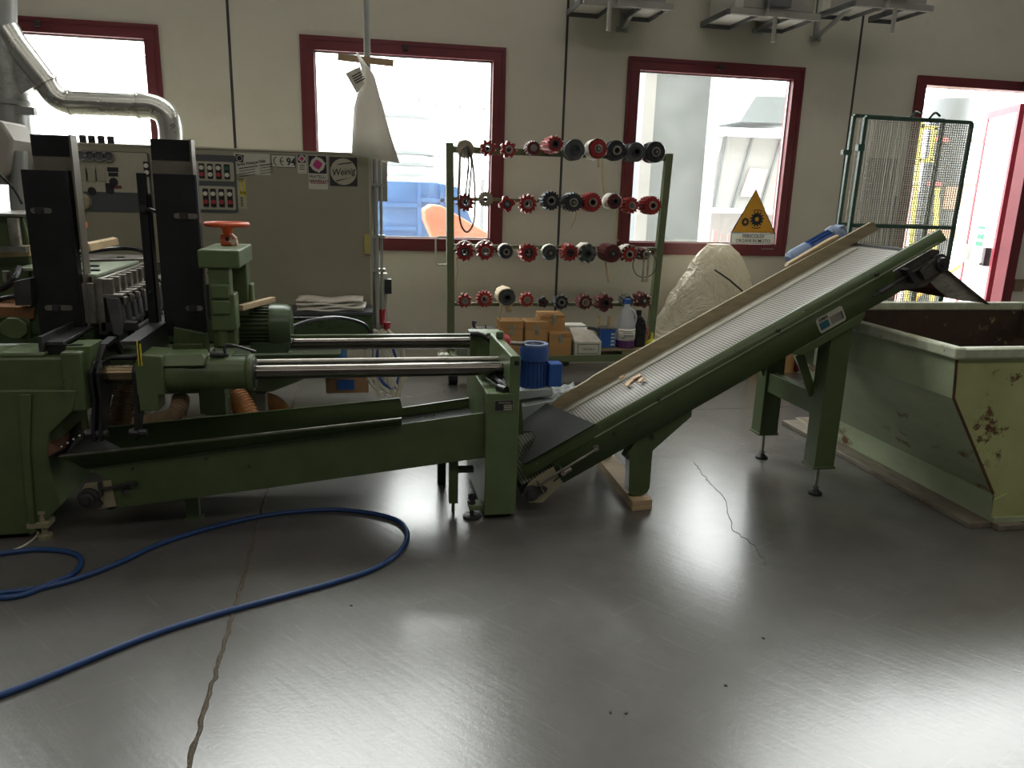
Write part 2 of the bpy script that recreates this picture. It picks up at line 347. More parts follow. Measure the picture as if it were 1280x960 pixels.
# windows
def window(n, a, b, c, d, hi=False, latch=True):
    fw = .112; y0 = WY-.03; mb = MB()
    mb.box(a, b, y0, WY+.1, d-fw, d); mb.box(a, b, y0, WY+.1, c, c+fw); mb.box(a, a+fw, y0, WY+.1, c+fw, d-fw); mb.box(b-fw, b, y0, WY+.1, c+fw, d-fw)
    w = thing(n, '', '', ((a+b)/2, WY, c)); del w['label']; del w['category']; w['kind'] = 'structure'
    mb.build('window_frame', maroon, w, bev=.004)
    mb = MB(); e = .028
    for x0, x1, z0, z1 in ((a+e, b-e, d-e-.008, d-e), (a+e, b-e, c+e, c+e+.008), (a+e, a+e+.008, c+e, d-e), (b-e-.008, b-e, c+e, d-e)): mb.box(x0, x1, y0-.006, y0, z0, z1)
    mb.build('sash_bead', maroon, w)
    MB().box(a+fw-.01, b-fw+.01, WY+.05, WY+.056, c+fw-.01, d-fw+.01).build('window_pane', glass, w)
    mb = MB()
    for x0, x1, z0, z1 in ((a+fw, b-fw, d-fw-.012, d-fw), (a+fw, b-fw, c+fw, c+fw+.012), (a+fw, a+fw+.012, c+fw, d-fw), (b-fw-.012, b-fw, c+fw, d-fw)): mb.box(x0, x1, WY+.03, WY+.05, z0, z1)
    mb.build('glazing_strip', galvd, w)
    if latch:
        MB().box((a+b)/2-.02, (a+b)/2+.02, y0-.03, y0, d-.075, d-.03).build('window_latch', blackbar, w, bev=.004)
    return w
for n, a, b, c, d in OPEN:
    if n.startswith('window'): window(n, a, b, c, d, latch=(c < 3))
w3 = bpy.data.objects['window_3']; mb = MB(); mb.box(3.86, 3.99, WY-.033, WY-.03, 1.135, 1.143).build('frame_scratch', steelw, w3)
# door
dr = thing('door_1', '', '', (6.08, WY, 0)); del dr['label']; del dr['category']; dr['kind'] = 'structure'
mb = MB(); y0 = WY-.03
mb.box(5.33, 6.84, y0, WY+.12, 2.74, 2.826); mb.box(5.33, 5.43, y0, WY+.12, 0, 2.74); mb.box(6.72, 6.84, y0, WY+.12, 0, 2.74)
mb.build('door_frame', maroon, dr, bev=.004)
pinkred = M('sunlit_red_frame', (.22, .02, .035), .45, var=.08)  # brighter than the maroon frames: daylight put into the colour
hinge = V((6.73, 7.2, 0)); ld = (V((7.06, 8.0, 0))-hinge); LW = ld.length; ld.normalize(); ln = V((0, 0, 1)).cross(ld).normalized()   # ln faces the camera side (-x)
def leafbox(mb, a, b, z0, z1, t0=-.02, t1=.02):
    p = hinge+ld*a; return mb.prism([hinge+ld*a+ln*t0+V((0, 0, z0)), hinge+ld*b+ln*t0+V((0, 0, z0)), hinge+ld*b+ln*t1+V((0, 0, z0)), hinge+ld*a+ln*t1+V((0, 0, z0))], (0, 0, z1-z0))
leaf = leafbox(MB(), .05, LW-.05, .06, 2.58, -.015, .015).build('door_leaf', M('white_door_skin', (.80, .80, .78), .5, var=.03), dr)
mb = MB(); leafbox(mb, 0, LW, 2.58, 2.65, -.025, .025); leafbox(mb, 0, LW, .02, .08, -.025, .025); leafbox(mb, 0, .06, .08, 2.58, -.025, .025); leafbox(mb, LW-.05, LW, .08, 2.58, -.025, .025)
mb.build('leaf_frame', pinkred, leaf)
sgn = leafbox(MB(), LW-.48, LW-.3, 1.15, 1.42, .016, .019).build('exit_sign', white, leaf)
mb = MB()
for z0, z1 in ((1.36, 1.39), (1.25, 1.30), (1.17, 1.22)): leafbox(mb, LW-.48, LW-.3, z0, z1, .019, .021)
leafbox(mb, LW-.485, LW-.477, 1.15, 1.42, .019, .021); leafbox(mb, LW-.303, LW-.295, 1.15, 1.42, .019, .021); mb.build('exit_pictogram', exitgreen, sgn)
pb = MB(); p0 = hinge+ld*.14+ln*.09+V((0, 0, .99)); p1 = hinge+ld*(LW-.12)+ln*.09+V((0, 0, .99)); pb.tube([p0, p1], .014, 10); pb.build('push_bar', galv, leaf)
for k, a in enumerate((.12, LW-.14)):
    mb = MB(); leafbox(mb, a-.03, a+.05, .97, 1.17, .015, .08); mb.build('push_bar_housing', blackbar if k == 0 else galvd, leaf, bev=.006)
MB().box(6.5, 6.72, WY-.09, WY-.03, 2.76, 2.83).build('door_closer', blackbar, dr, bev=.005)

# slab joint and cracks
def wig(pts, w, name, mat, n=14, jit=.006, z=.0008, th=.0012):
    P = spline([V((p[0], p[1], 0)) for p in pts], n); mb = MB(); L = []; R = []
    for i, p in enumerate(P):
        d = (P[min(i+1, len(P)-1)]-P[max(i-1, 0)]).normalized(); s = V((-d.y, d.x, 0)); c = p+s*random.uniform(-jit, jit)
        a = w/2*random.uniform(.55, 1.35); b = w/2*random.uniform(.55, 1.35); L.append(c+s*a+V((0, 0, z))); R.append(c-s*b+V((0, 0, z)))
    mb.grid([L, R]); o = mb.build(name, mat, solid=th); return struct(o)
jointm = M('crumbled_joint', (.11, .09, .065), .95, var=.4, scale=60, bump=.6, bscale=120)
crackm = M('crack_dark', (.03, .03, .03), .9, var=.2, scale=40)  # plain dark colour of the crack strip
wig([(-.50, -2), (-.512, 1.96), (-.52, 3.1), (-.534, 4.2), (-.54, 5.5), (-.545, WY-.01)], .016, 'trim_6', jointm, n=60, jit=.0035)
wig([(G(868, 578).x, G(868, 578).y), (G(884, 600).x, G(884, 600).y), (G(905, 622).x, G(905, 622).y), (G(916, 660).x, G(916, 660).y), (G(940, 680).x, G(940, 680).y), (G(958, 706).x, G(958, 706).y)], .0028, 'trim_7', crackm, n=12, jit=.010)
wig([(XL+.1, 5.35), (-.6, 5.35), (2, 5.36), (XR-.1, 5.36)], .006, 'trim_8', jointm, n=40, jit=.001)

# ================================================================ outside
def D(x, y, Y):                      # the same point let down to the ground outside
    p = A(x, y, Y); p.z = -.05; return p
pav = M('pavement', (.60, .59, .56), .9, var=.08, scale=2)
struct(MB().box(-30, 40, WY+.2, 45, -.25, -.05).build('ground', pav))
hazeblue = M('hazed_blue_paint', (.022, .095, .27), .6, var=.15, scale=3, col2=(.09, .19, .30), t0=.55, t1=.75, s2=3)  # haze of the window glare is put into the outdoor paint colours
hazeor = M('hazed_orange_paint', (.36, .11, .05), .6, var=.1)
cladl = M('pale_cladding', (.24, .24, .24), .6, var=.05); cladg = M('grey_cladding', (.10, .115, .12), .6, var=.06); cladw = M('white_cladding', (.82, .83, .84), .6, var=.03)
# blue skip seen through the middle window
t = thing('blue_skip', 'hazy blue steel skip standing outside behind the centre window', 'container', (.75, 11, -.05))
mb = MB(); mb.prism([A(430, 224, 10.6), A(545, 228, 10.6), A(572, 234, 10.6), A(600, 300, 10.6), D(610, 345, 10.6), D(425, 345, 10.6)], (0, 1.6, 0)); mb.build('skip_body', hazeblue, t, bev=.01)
mb = MB()
for a, b in (((430, 255), (524, 257)), ((526, 250), (575, 251)), ((524, 228), (524, 320)), ((552, 230), (555, 320)), ((430, 284), (520, 286))):
    mb.bar(A(*a, 10.58), A(*b, 10.58), .05, .05, (0, 1, 0))
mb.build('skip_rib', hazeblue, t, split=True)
t = thing('orange_conveyor_chute', 'orange sloping chute lying against the blue skip outside', 'chute', (1.3, 9.6, -.05))
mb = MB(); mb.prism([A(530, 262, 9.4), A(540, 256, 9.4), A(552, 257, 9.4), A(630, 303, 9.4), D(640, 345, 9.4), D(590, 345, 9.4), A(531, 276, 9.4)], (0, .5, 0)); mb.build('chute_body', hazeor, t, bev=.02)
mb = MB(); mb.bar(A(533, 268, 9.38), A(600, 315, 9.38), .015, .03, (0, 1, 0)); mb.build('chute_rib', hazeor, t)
t = thing('extraction_silo', 'pale round dust silo with platforms outside beyond the centre window', 'silo', (2.0, 19, -.05))
mb = MB(); c = A(505, 200, 19); mb.cyl((c.x, 19, -.05), (c.x, 19, 3.6), .55, seg=24); mb.cyl((c.x, 19, 3.6), (c.x, 19, 4.4), .55, .1); mb.build('silo_body', cladw, t)
mb = MB()
for z in (1.9, 2.15, 2.4, 3.2): mb.ring((c.x, 19, z), (c.x, 19, z+.06), .95, .5)
mb.build('silo_platform', cladg, t, split=True)
t = thing('roof_duct', 'pale horizontal pipe duct outside, high in the centre window', 'duct', (2.4, 15, 2.9))
a = A(525, 118, 15); b = A(640, 128, 15); mb = MB(); mb.cyl(a, b, .16); mb.build('duct_pipe', cladl, t)
mb = MB(); mb.tube([A(455, 150, 15), A(468, 138, 15), A(480, 132, 15), a], .13, 12); mb.build('duct_elbow', cladl, t)
mb = MB()
for px in (545, 575, 605): p = A(px, 124, 15); mb.cyl(p, (p.x, p.y, -.05), .035, seg=8)
mb.build('duct_post', cladl, t, split=True)
# building far behind
t = thing('factory_building', 'white clad factory building outside beyond the parked container', 'building', (5, 30, -.05))
MB().box(-14, 34, 30, 31, -.05, 5.6).build('building_wall', cladw, t)
mb = MB()
for x in range(-13, 34, 3): mb.box(x, x+1.6, 29.95, 30, 1.0, 2.1)
mb.build('window', cladl, t, split=True)
MB().box(-14, 34, 29.85, 31, 5.6, 5.8).build('roof_edge', cladl, t)
# grey slab and machine seen through window 3
t = thing('grey_box_container', 'tall smooth grey container panel outside behind the right window', 'container', (4.6, 10, -.05))
mb = MB(); a = A(806, 90, 10); b = A(889, 100, 10); mb.box(a.x, b.x, 10, 11.4, -.05, 4.2); mb.build('container_body', cladg, t, bev=.01)
mb = MB(); mb.box(a.x, a.x+.16, 9.97, 10, -.05, 4.2); mb.build('container_corner_post', cladl, t)
mb = MB(); mb.box(b.x, b.x+.14, 9.94, 11.4, -.05, 4.2); mb.build('container_door_edge', cladw, t)
t = thing('dust_filter_hopper', 'light grey ribbed filter hopper outside, right part of the right window', 'machine', (6.5, 12.5, -.05))
mb = MB(); mb.prism([A(905, 168, 12), A(1000, 172, 12), D(1000, 320, 12), D(885, 320, 12), A(885, 240, 12)], (0, 1.8, 0)); mb.build('hopper_body', cladl, t, bev=.01)
mb = MB(); mb.box(A(885, 165, 12).x, A(1010, 165, 12).x, 11.8, 13.8, A(900, 170, 12).z, A(900, 160, 12).z); mb.build('hopper_rim', cladw, t)
mb = MB(); mb.prism([A(945, 120, 12), A(1010, 122, 12), A(1010, 155, 12), A(925, 152, 12)], (0, 1.6, 0)); mb.build('hopper_lid', cladg, t)
mb = MB()
for x0, x1 in ((908, 892), (942, 915), (978, 950), (1000, 990)): mb.bar(A(x0, 168, 11.97), A(x1, 262, 11.97), .03, .03, (0, 1, 0))
mb.build('hopper_rib', cladg, t, split=True)
mb = MB(); mb.prism([A(938, 210, 11.95), A(960, 212, 11.95), A(950, 247, 11.95), A(926, 245, 11.95)], (0, .03, 0)); mb.build('inspection_hatch', M('hazed_pink_plate', (.5, .40, .36), .6), t)
mb = MB(); mb.box(A(885, 262, 11.7).x, A(1000, 262, 11.7).x, 11.7, 12, A(900, 266, 11.7).z, A(900, 260, 11.7).z); mb.build('hopper_flange', cladw, t)
# mesh fence outside window 2 / 3
fencered = M('hazed_red_fence', (.62, .16, .16), .6)
def fence(x0, x1, y, z0, z1, dx, dz, label, mat, wr=.012):
    t = thing('mesh_fence', label, 'fence', ((x0+x1)/2, y, z0)); mb = MB(); x = x0
    while x <= x1: mb.box(x-wr/2, x+wr/2, y, y+wr, z0, z1); x += dx
    z = z0+.1
    if dz:
        while z <= z1: mb.box(x0, x1, y+wr, y+2*wr, z-wr/2, z+wr/2); z += dz
    mb.build('fence_mesh', mat, t)
    mb = MB(); mb.box(x0-.03, x0+.03, y-.03, y+.03, -.05, z1+.05); mb.box(x1-.03, x1+.03, y-.03, y+.03, -.05, z1+.05); mb.build('fence_post', mat, t, split=True); return t
fence(1.9, 2.6, 12.5, -.05, 1.75, .1, .1, 'pale wire grid fence outside, at the right edge of the centre window', cladl)
fence(5.4, 6.9, 11.3, -.05, 1.08, .12, 0, 'low pinkish bar fence outside, under the ribbed filter hopper', fencered, .02)
# outside the door
t = thing('yellow_ladder_frame', 'hazy yellow steel access frame outside, just left inside the doorway', 'frame', (8.2, 10.5, -.05))
ym = M('hazed_yellow_paint', (.75, .68, .15), .6); mb = MB()
for a, b in (((1152, 148), (1125, 470)), ((1168, 160), (1163, 200)), ((1150, 158), (1170, 160)), ((1148, 200), (1166, 201)), ((1172, 235), (1160, 470))): mb.bar(A(*a, 10.5), A(*b, 10.5), .05, .05, (0, 1, 0))
mb.build('frame_tube', ym, t)
t = thing('grey_silo_column', 'grey round column unit outside, behind the mesh guard in the doorway', 'column', (8.7, 11, -.05))
a = A(1180, 200, 11); mb = MB(); mb.cyl((a.x, 11, -.05), (a.x, 11, 3.2), .28); mb.build('column_body', cladg, t)
mb = MB(); mb.box(a.x-.3, a.x+.3, 10.7, 10.78, 1.1, 1.3); mb.box(a.x-.1, a.x+.2, 10.7, 10.78, 1.55, 1.9); mb.build('column_box', M('hazed_brown_box', (.42, .28, .2), .6), t)
fence(8.0, 8.6, 12.2, -.05, 1.7, .13, 0, 'red bar fence outside, behind the mesh guard in the doorway', fencered, .03)
fence(9.3, 11.2, 12.0, -.05, 1.9, .13, 0, 'pale red bar fence outside, between the mesh guard and the open door leaf', M('pale_red_fence', (.62, .38, .36), .6), .02)
t = thing('red_beam_frame', 'thin red steel frame outside, crossing behind the open door leaf', 'frame', (9.8, 11, -.05)); mb = MB()
for a, b in (((1165, 174), (1262, 178)), ((1262, 178), (1240, 400)), ((1160, 230), (1258, 233))): mb.bar(A(*a, 10.8), A(*b, 10.8), .06, .06, (0, 1, 0))
mb.build('frame_beam', fencered, t)
t = thing('yellow_hand_rail', 'yellow sloping handrail outside, low in the doorway', 'rail', (8, 9.5, -.05)); mb = MB()
mb.tube([A(1140, 375, 9.5), A(1175, 350, 9.5), A(1200, 332, 9.5)], .025, 8); mb.tube([A(1175, 350, 9.5), A(1176, 430, 9.5)], .02, 8); mb.tube([A(1145, 372, 9.5), A(1146, 450, 9.5)], .02, 8); mb.build('rail_tube', M('rail_yellow', (.75, .42, .05), .5), t)
# ================================================================ inclined belt conveyor
ct, st = cos(radians(29.1)), sin(radians(29.1))
def I(s, n, y): return V((.84+s*ct-n*st, y, .083+s*st+n*ct))       # local frame: s up the slope, n off the lower edge
def ipr(mb, pts, y0, y1): return mb.prism([I(s, n, y0) for s, n in pts], (0, y1-y0, 0))
def beltmat(name, period, base, dark, cross=.014, axis='X', w0=.52):
    m = bpy.data.materials.new(name); m.use_nodes = True; n = m.node_tree; L = n.links.new; b = n.nodes['Principled BSDF']
    tc = n.nodes.new('ShaderNodeTexCoord'); mp = n.nodes.new('ShaderNodeMapping'); mp.inputs['Rotation'].default_value = (0, radians(29.1), 0); L(tc.outputs['Object'], mp.inputs[0])
    sp = n.nodes.new('ShaderNodeSeparateXYZ'); L(mp.outputs[0], sp.inputs[0])
    def saw(o, per, p0):
        a = n.nodes.new('ShaderNodeMath'); a.operation = 'MULTIPLY'; L(o, a.inputs[0]); a.inputs[1].default_value = 1/per
        f = n.nodes.new('ShaderNodeMath'); f.operation = 'FRACT'; L(a.outputs[0], f.inputs[0])
        g = n.nodes.new('ShaderNodeMath'); g.operation = 'GREATER_THAN'; L(f.outputs[0], g.inputs[0]); g.inputs[1].default_value = p0; return g.outputs[0]
    h = saw(sp.outputs['X'], period, w0); v = saw(sp.outputs['Y'], cross, .22)
    mu = n.nodes.new('ShaderNodeMath'); mu.operation = 'MULTIPLY'; L(h, mu.inputs[0]); L(v, mu.inputs[1])
    mx = n.nodes.new('ShaderNodeMix'); mx.data_type = 'RGBA'; L(mu.outputs[0], mx.inputs[0]); mx.inputs[6].default_value = tuple(base)+(1,); mx.inputs[7].default_value = tuple(dark)+(1,)
    L(mx.outputs[2], b.inputs['Base Color']); b.inputs['Roughness'].default_value = .5
    iv = n.nodes.new('ShaderNodeMath'); iv.operation = 'SUBTRACT'; iv.inputs[0].default_value = 1; L(mu.outputs[0], iv.inputs[1])
    bp = n.nodes.new('ShaderNodeBump'); bp.inputs['Strength'].default_value = .5; bp.inputs['Distance'].default_value = .003; L(iv.outputs[0], bp.inputs['Height']); L(bp.outputs[0], b.inputs['Normal'])
    return m
beltm = beltmat('ribbed_belt', .0172, (.40, .385, .345), (.06, .053, .043))
ic = thing('inclined_conveyor', 'green inclined conveyor with a ribbed pale belt rising to the waste skip', 'conveyor', (1.9, 3.9, 0))
LEN = 2.47
def side(y, sg, name):
    # folded side channel: web, then a flange leaning outwards, returned at the top
    mb = MB(); t = .006*sg
    prof = [(0.0, 0), (0, .0), (0, .134), (.030*-sg, .186)]
    def row(s): return [I(s, .0, y+.028*sg), I(s, 0, y), I(s, .134, y), I(s, .186, y+.022*sg), I(s, .186, y+.034*sg), I(s, .180, y+.034*sg)]
    rows = [row(.17), row(LEN-.26)]; mb.grid(rows)
    def row2(s): return [I(s, .126, y+.0), I(s, .134, y-.004*sg), I(s, .186, y+.018*sg), I(s, .186, y+.034*sg), I(s, .176, y+.034*sg)]
    mb.grid([row2(.02), row2(LEN+.07), ])
    o = mb.build(name, green, ic, solid=.005); return o
sn = side(3.55, 1, 'side_channel'); sf = ipr(MB(), [(.02, 0), (LEN+.03, 0), (LEN+.03, .098), (.02, .098)], 4.265, 4.271).build('side_channel', green, ic)
# added bead: the light caught along the fold, put in as paler green
mb = MB(); mb.bar(I(.42, .136, 3.546), I(LEN+.02, .136, 3.546), .008, .010, (0, 1, 0)); mb.build('fold_highlight', M('painted_fold_highlight', (.22, .26, .17), .35), sn)
mb = MB()
for s in (.10, .47, .85, 1.28, 1.7, 2.1): p = I(s, .165, 3.560); mb.cyl(p+V((0, -.006, 0)), p, .006, seg=8)
mb.build('rivet', steelw, sn, split=True)
mb = MB()
for s, n in ((.52, .10), (.80, .145), (1.52, .15), (2.12, .15)): p = I(s, n, 3.552); mb.cyl(p+V((0, -.014, 0)), p, .010, seg=6)
mb.build('side_bolt', blackbar, sn, split=True)
MB().grid([[I(s, .093, 3.57), I(s, .093, 4.25)] for s in (-.02, LEN-.03)]).build('belt', beltm, ic, solid=.006)
mb = MB(); mb.lathe(I(-.005, .05, 3.58), (0, 1, 0), [(0, 0), (.042, 0), (.042, .66), (0, .66)], 24); mb.build('tail_roller', rubber, ic)
mb = MB(); mb.lathe(I(LEN-.02, .05, 3.58), (0, 1, 0), [(0, 0), (.048, 0), (.048, .66), (0, .66)], 24); mb.build('drive_roller', rubber, ic)
mb = MB(); mb.grid([[I(s, .099, 4.13), I(s, .099, 4.225)] for s in (.34, LEN-.06)]); mb.build('belt_margin', M('pale_belt_edge', (.50, .48, .40), .6), ic, solid=.003)
# under tray closing the bottom
ipr(MB(), [(.17, .01), (LEN-.35, .01), (LEN-.35, .016), (.17, .016)], 3.56, 4.26).build('bottom_pan', green, ic)
# wooden guard board along the far side, slightly wavy at its lower end
mb = MB(); top = [(.30, .115), (.36, .15), (.45, .17), (.62, .172), (.66, .178), (.9, .18), (1.2, .178), (1.6, .176), (2.0, .172), (2.3, .168), (2.60, .165), (2.62, .152), (2.62, .10)]
mb.prism([I(s, n, 4.225) for s, n in [(.30, .098)]+top], (0, .02, 0)); wg = mb.build('wooden_guard_board', woodg, ic); lab(wg, 'old wooden board along the far side')
mb = MB()
for s in (.55, .78, 1.05, 1.6, 2.2): p = I(s, .14, 4.225); mb.cyl(p+V((0, -.004, 0)), p, .007, seg=8)
mb.build('board_screw', steelw, wg, split=True)
mb = MB(); ipr(mb, [(2.02, .17), (2.38, .166), (2.40, .185), (2.34, .19), (2.04, .185)], 4.25, 4.29); mb.build('wooden_wedge', woodl, ic, bev=.004)
# rubber plate over the foot of the belt, with the bite cut out
mb = MB(); n_ = .190; pts = [(.045, 3.555), (.455, 3.555), (.335, 4.17), (.14, 4.10), (.10, 3.99), (.165, 3.90), (.165, 3.80), (.12, 3.70), (.03, 3.66)]
mb.prism([I(s, n_, y) for s, y in pts], I(0, .006, 0)-I(0, 0, 0)); mb.build('rubber_cover_plate', rubbermat, ic, bev=.001)
# tail bearing bracket and tension screw
mb = MB(); ipr(mb, [(-.045, .058), (.02, .10), (.165, .108), (.165, .005), (.03, -.035), (-.03, .0)], 3.54, 3.547); tb = mb.build('tail_bracket', tan, ic)
mb = MB(); c = I(.0, .045, 3.545); mb.lathe(c+V((0, -.05, 0)), (0, 1, 0), [(0, 0), (.013, 0), (.015, .006), (.026, .008), (.030, .03), (.042, .034), (.042, .05), (0, .05)], 20)
ipr(mb, [(.0, .02), (.07, .02), (.085, .032), (.07, .048), (0, .07)], 3.515, 3.54); mb.build('tail_bearing', blackbar, tb)
mb = MB(); mb.tube([I(.05, .075, 3.52), I(.40, .085, 3.52)], .006, 8); ipr(mb, [(.055, .09), (.062, .09), (.062, .03), (.055, .03)], 3.50, 3.545); ipr(mb, [(.19, .105), (.20, .105), (.20, .055), (.19, .055)], 3.50, 3.545)
mb.cyl(I(.18, .055, 3.53), I(.24, .058, 3.53), .012); ipr(mb, [(.39, .105), (.42, .10), (.41, .07), (.39, .07)], 3.53, 3.55); mb.build('tension_screw', steelw, tb)
mb = MB(); ipr(mb, [(.13, .035), (.20, .048), (.20, .055), (.13, .042)], 3.537, 3.541); mb.build('bracket_slot', rubber, tb)
# head end: roller, bracket and chute plate
mb = MB(); c = I(LEN-.02, .035, 3.54); mb.lathe(c+V((0, -.05, 0)), (0, 1, 0), [(0, 0), (.014, 0), (.016, .006), (.034, .008), (.038, .03), (.052, .034), (.052, .06), (0, .06)], 22)
mb.build('head_bearing', blackbar, ic)
mb = MB(); ipr(mb, [(LEN-.32, .115), (LEN-.02, .118), (LEN+.02, .095), (LEN+.0, -.03), (LEN-.12, -.05), (LEN-.27, .0)], 3.552, 3.558); ipr(mb, [(LEN-.14, .06), (LEN-.04, .08), (LEN-.05, -.0), (LEN-.13, .0)], 3.515, 3.55); hb = mb.build('head_bracket', M('greasy_steel', (.075, .07, .06), .55, .3, var=.5, scale=25), ic, bev=.002)
mb = MB(); mb.tube([I(LEN-.42, .06, 3.53), I(LEN-.12, .07, 3.53)], .007, 8); ipr(mb, [(LEN-.22, .11), (LEN-.20, .11), (LEN-.18, .02), (LEN-.20, .02)], 3.50, 3.55); mb.cyl(I(LEN-.38, .06, 3.53), I(LEN-.30, .062, 3.53), .013, seg=6); mb.build('head_tension_screw', blackbar, hb)
mb = MB(); P = [(1150, 319), (1158, 316), (1166, 322), (1178, 333), (1233, 379), (1205, 376), (1186, 373), (1172, 362), (1160, 350), (1157, 335)]
mb.prism([A(x, y, 3.58) for x, y in P], (0, .004, 0)); cp = mb.build('chute_side_plate', M('streaked_chute_steel', (.34, .33, .29), .5, .4, var=.4, scale=9, stretch=(1, 1, 3), col2=(.07, .065, .05), t0=.5, t1=.7, s2=18), ic)
mb = MB(); a, b = A(1172, 329, 3.57), A(1234, 380, 3.57); mb.bar(a, b, .03, .006, (0, 0, 1)); mb.build('chute_fold', steelw, cp)
a, b = A(1157, 349, 3.59), A(1205, 376, 3.59); mb = MB(); mb.grid([[a, a+V((0, .64, 0))], [b, b+V((0, .64, 0))]]); mb.build('chute_floor', rust, ic, solid=.004)
mb = MB(); mb.prism([A(1127, 344, 3.62), A(1163, 345, 3.62), A(1175, 363, 3.62), A(1150, 352, 3.62)], (0, .6, 0)); mb.build('chute_skirt', rust, ic)
# label plate on the side
sl = ipr(MB(), [(1.735, .012), (1.875, .012), (1.885, .022), (1.885, .088), (1.875, .098), (1.735, .098), (1.725, .088), (1.725, .022)], 3.547, 3.549).build('maker_label', M('label_silver', (.42, .41, .34), .45), ic)
dxs, dns = V((ct, 0, st)), V((-st, 0, ct))
ipr(MB(), [(1.735, .028), (1.79, .028), (1.79, .068), (1.735, .068)], 3.5455, 3.547).build('label_field', M('label_teal', (.02, .10, .13), .5), sl)
mb = MB()
for k in range(5): ipr(mb, [(1.80, .030+k*.009), (1.872, .030+k*.009), (1.872, .033+k*.009), (1.80, .033+k*.009)], 3.5455, 3.547)
ipr(mb, [(1.868, .028), (1.874, .028), (1.874, .07), (1.868, .07)], 3.5455, 3.547); mb.build('label_lines', inkblack, sl)
text('SIMA', .026, I(1.737, .074, 3.5465), inkblack, 'label_lettering', sl, dxs, dns, shear=.2, bold=.0006)
# motor at the far side of the head
mt = MB(); ax = V((ct, 0, st)); c = I(2.12, .125, 4.40); mt.lathe(c, ax, [(0, 0), (.045, 0), (.068, .015), (.072, .05), (.072, .14), (.066, .145), (.066, .31), (.0, .31)], 24)
mo = mt.build('drive_motor', blueenam, ic)
mb = MB()
for k in range(16):
    a = 2*pi*k/16; u = ax.orthogonal().normalized(); v = ax.cross(u); d = u*cos(a)+v*sin(a); mb.bar(c+ax*.15+d*.068, c+ax*.30+d*.068, .004, .014, d)
mb.build('motor_fin', blueenam, mo, split=True)
mb = MB(); mb.lathe(c, ax, [(0, -.004), (.05, -.003), (.071, .013), (.075, .05), (.075, .135), (.067, .137)], 24); mb.build('fan_cowl', bluelt, mo)
mb = MB(); mb.lathe(c, ax, [(.066, .30), (.082, .305), (.084, .34), (.07, .37), (0, .38)], 24); mb.obox(c+ax*.33+V((0, 0, .03)), (.09, .1, .08), rot('Y', -29)); mb.build('motor_end_bell', bluelt, mo, bev=.006)
# support frame with adjustable feet
def leg(mb, x, y, z0, zt, w=.125, d=.10): mb.box(x-w/2, x+w/2, y, y+d, z0, zt)
fr = MB(); fr.prism([I(1.60, -.045, 3.545), I(1.95, -.045, 3.545), I(1.99, -.015, 3.545), I(1.99, .0, 3.545), I(1.55, .0, 3.545), I(1.55, -.015, 3.545)], (0, .09, 0)); fr.build('mounting_bracket', green, ic, bev=.003)
for y, nm in ((3.575, 'near'), (4.18, 'far')):
    mb = MB(); zt = .965 if nm == 'near' else .95
    mb.prism([(2.425, y, .18), (2.545, y, .18), (2.545, y, zt+.03), (2.425, y, zt-.04)], (0, .11, 0)); mb.box(2.418, 2.552, y-.007, y+.117, .168, .182); lg = mb.build('support_leg', green, ic, bev=.003)
    mb = MB(); mb.cyl((2.485, y+.05, .03), (2.485, y+.05, .17), .008, seg=10); mb.cyl((2.485, y+.05, .035), (2.485, y+.05, .05), .016, seg=6); mb.cyl((2.485, y+.05, .05), (2.485, y+.05, .058), .013, seg=6); mb.build('threaded_rod', steelw, lg)
    mb = MB(); mb.lathe((2.485, y+.05, 0), (0, 0, 1), [(0, 0), (.038, 0), (.038, .012), (.018, .026), (.012, .036), (0, .036)], 20); mb.build('rubber_foot', rubber, lg)
mb = MB(); mb.box(2.44, 2.50, 3.66, 4.2, .455, .575); mb.build('cross_beam', green, ic, bev=.003)
mb = MB(); mb.bar((2.37, 4.22, .73), (2.47, 4.22, .50), .05, .01, (0, 1, 0)); mb.bar((2.33, 3.70, .79), (2.44, 3.70, .56), .05, .01, (0, 1, 0)); mb.build('diagonal_brace', green, ic, split=True)
mb = MB(); mb.prism([(2.30, 3.70, .80), (2.42, 3.70, .83), (2.42, 3.70, .72), (2.36, 3.70, .76)], (0, .006, 0)); mb.build('gusset', M('gusset_pale', (.33, .40, .25), .5), ic)
# rounded middle support standing on the timber
mb = MB(); P = [A(x, y, 3.58) for x, y in ((771, 571), (782, 559), (810, 547), (815, 560), (813, 565), (808, 568))]; 
c0 = [I(.62, -.002, 3.58), I(.93, -.002, 3.58), I(.945, -.02, 3.58), I(.93, -.05, 3.58)]
mb.prism(c0+[V((1.475, 3.58, .31)), V((1.475, 3.58, .10)), V((1.462, 3.58, .075)), V((1.44, 3.58, .062)), V((1.40, 3.58, .058)), V((1.375, 3.58, .066)), V((1.358, 3.58, .085)), V((1.352, 3.58, .26)), V((1.325, 3.58, .275))], (0, .07, 0)); mb.build('middle_support', green, ic, bev=.003)
mb = MB(); mb.prism([(1.36, 4.20, .06), (1.47, 4.20, .06), (1.47, 4.20, .42), (1.36, 4.20, .36)], (0, .06, 0)); mb.build('middle_support', green, ic, bev=.003)
mb = MB(); mb.cyl((1.335, 3.57, .285), (1.335, 3.59, .285), .014, seg=6); mb.cyl((1.465, 3.57, .385), (1.465, 3.59, .385), .012, seg=6); mb.build('support_bolt', blackbar, ic, split=True)
# timber under it
mb = MB(); mb.prism([(1.36, 3.52, 0), (1.475, 3.53, 0), (1.50, 4.40, 0), (1.385, 4.40, 0)], (0, 0, .056)); tag(mb.build('timber_block', woodl, bev=.003), 'pale timber on the floor under the middle support of the inclined conveyor', 'timber')
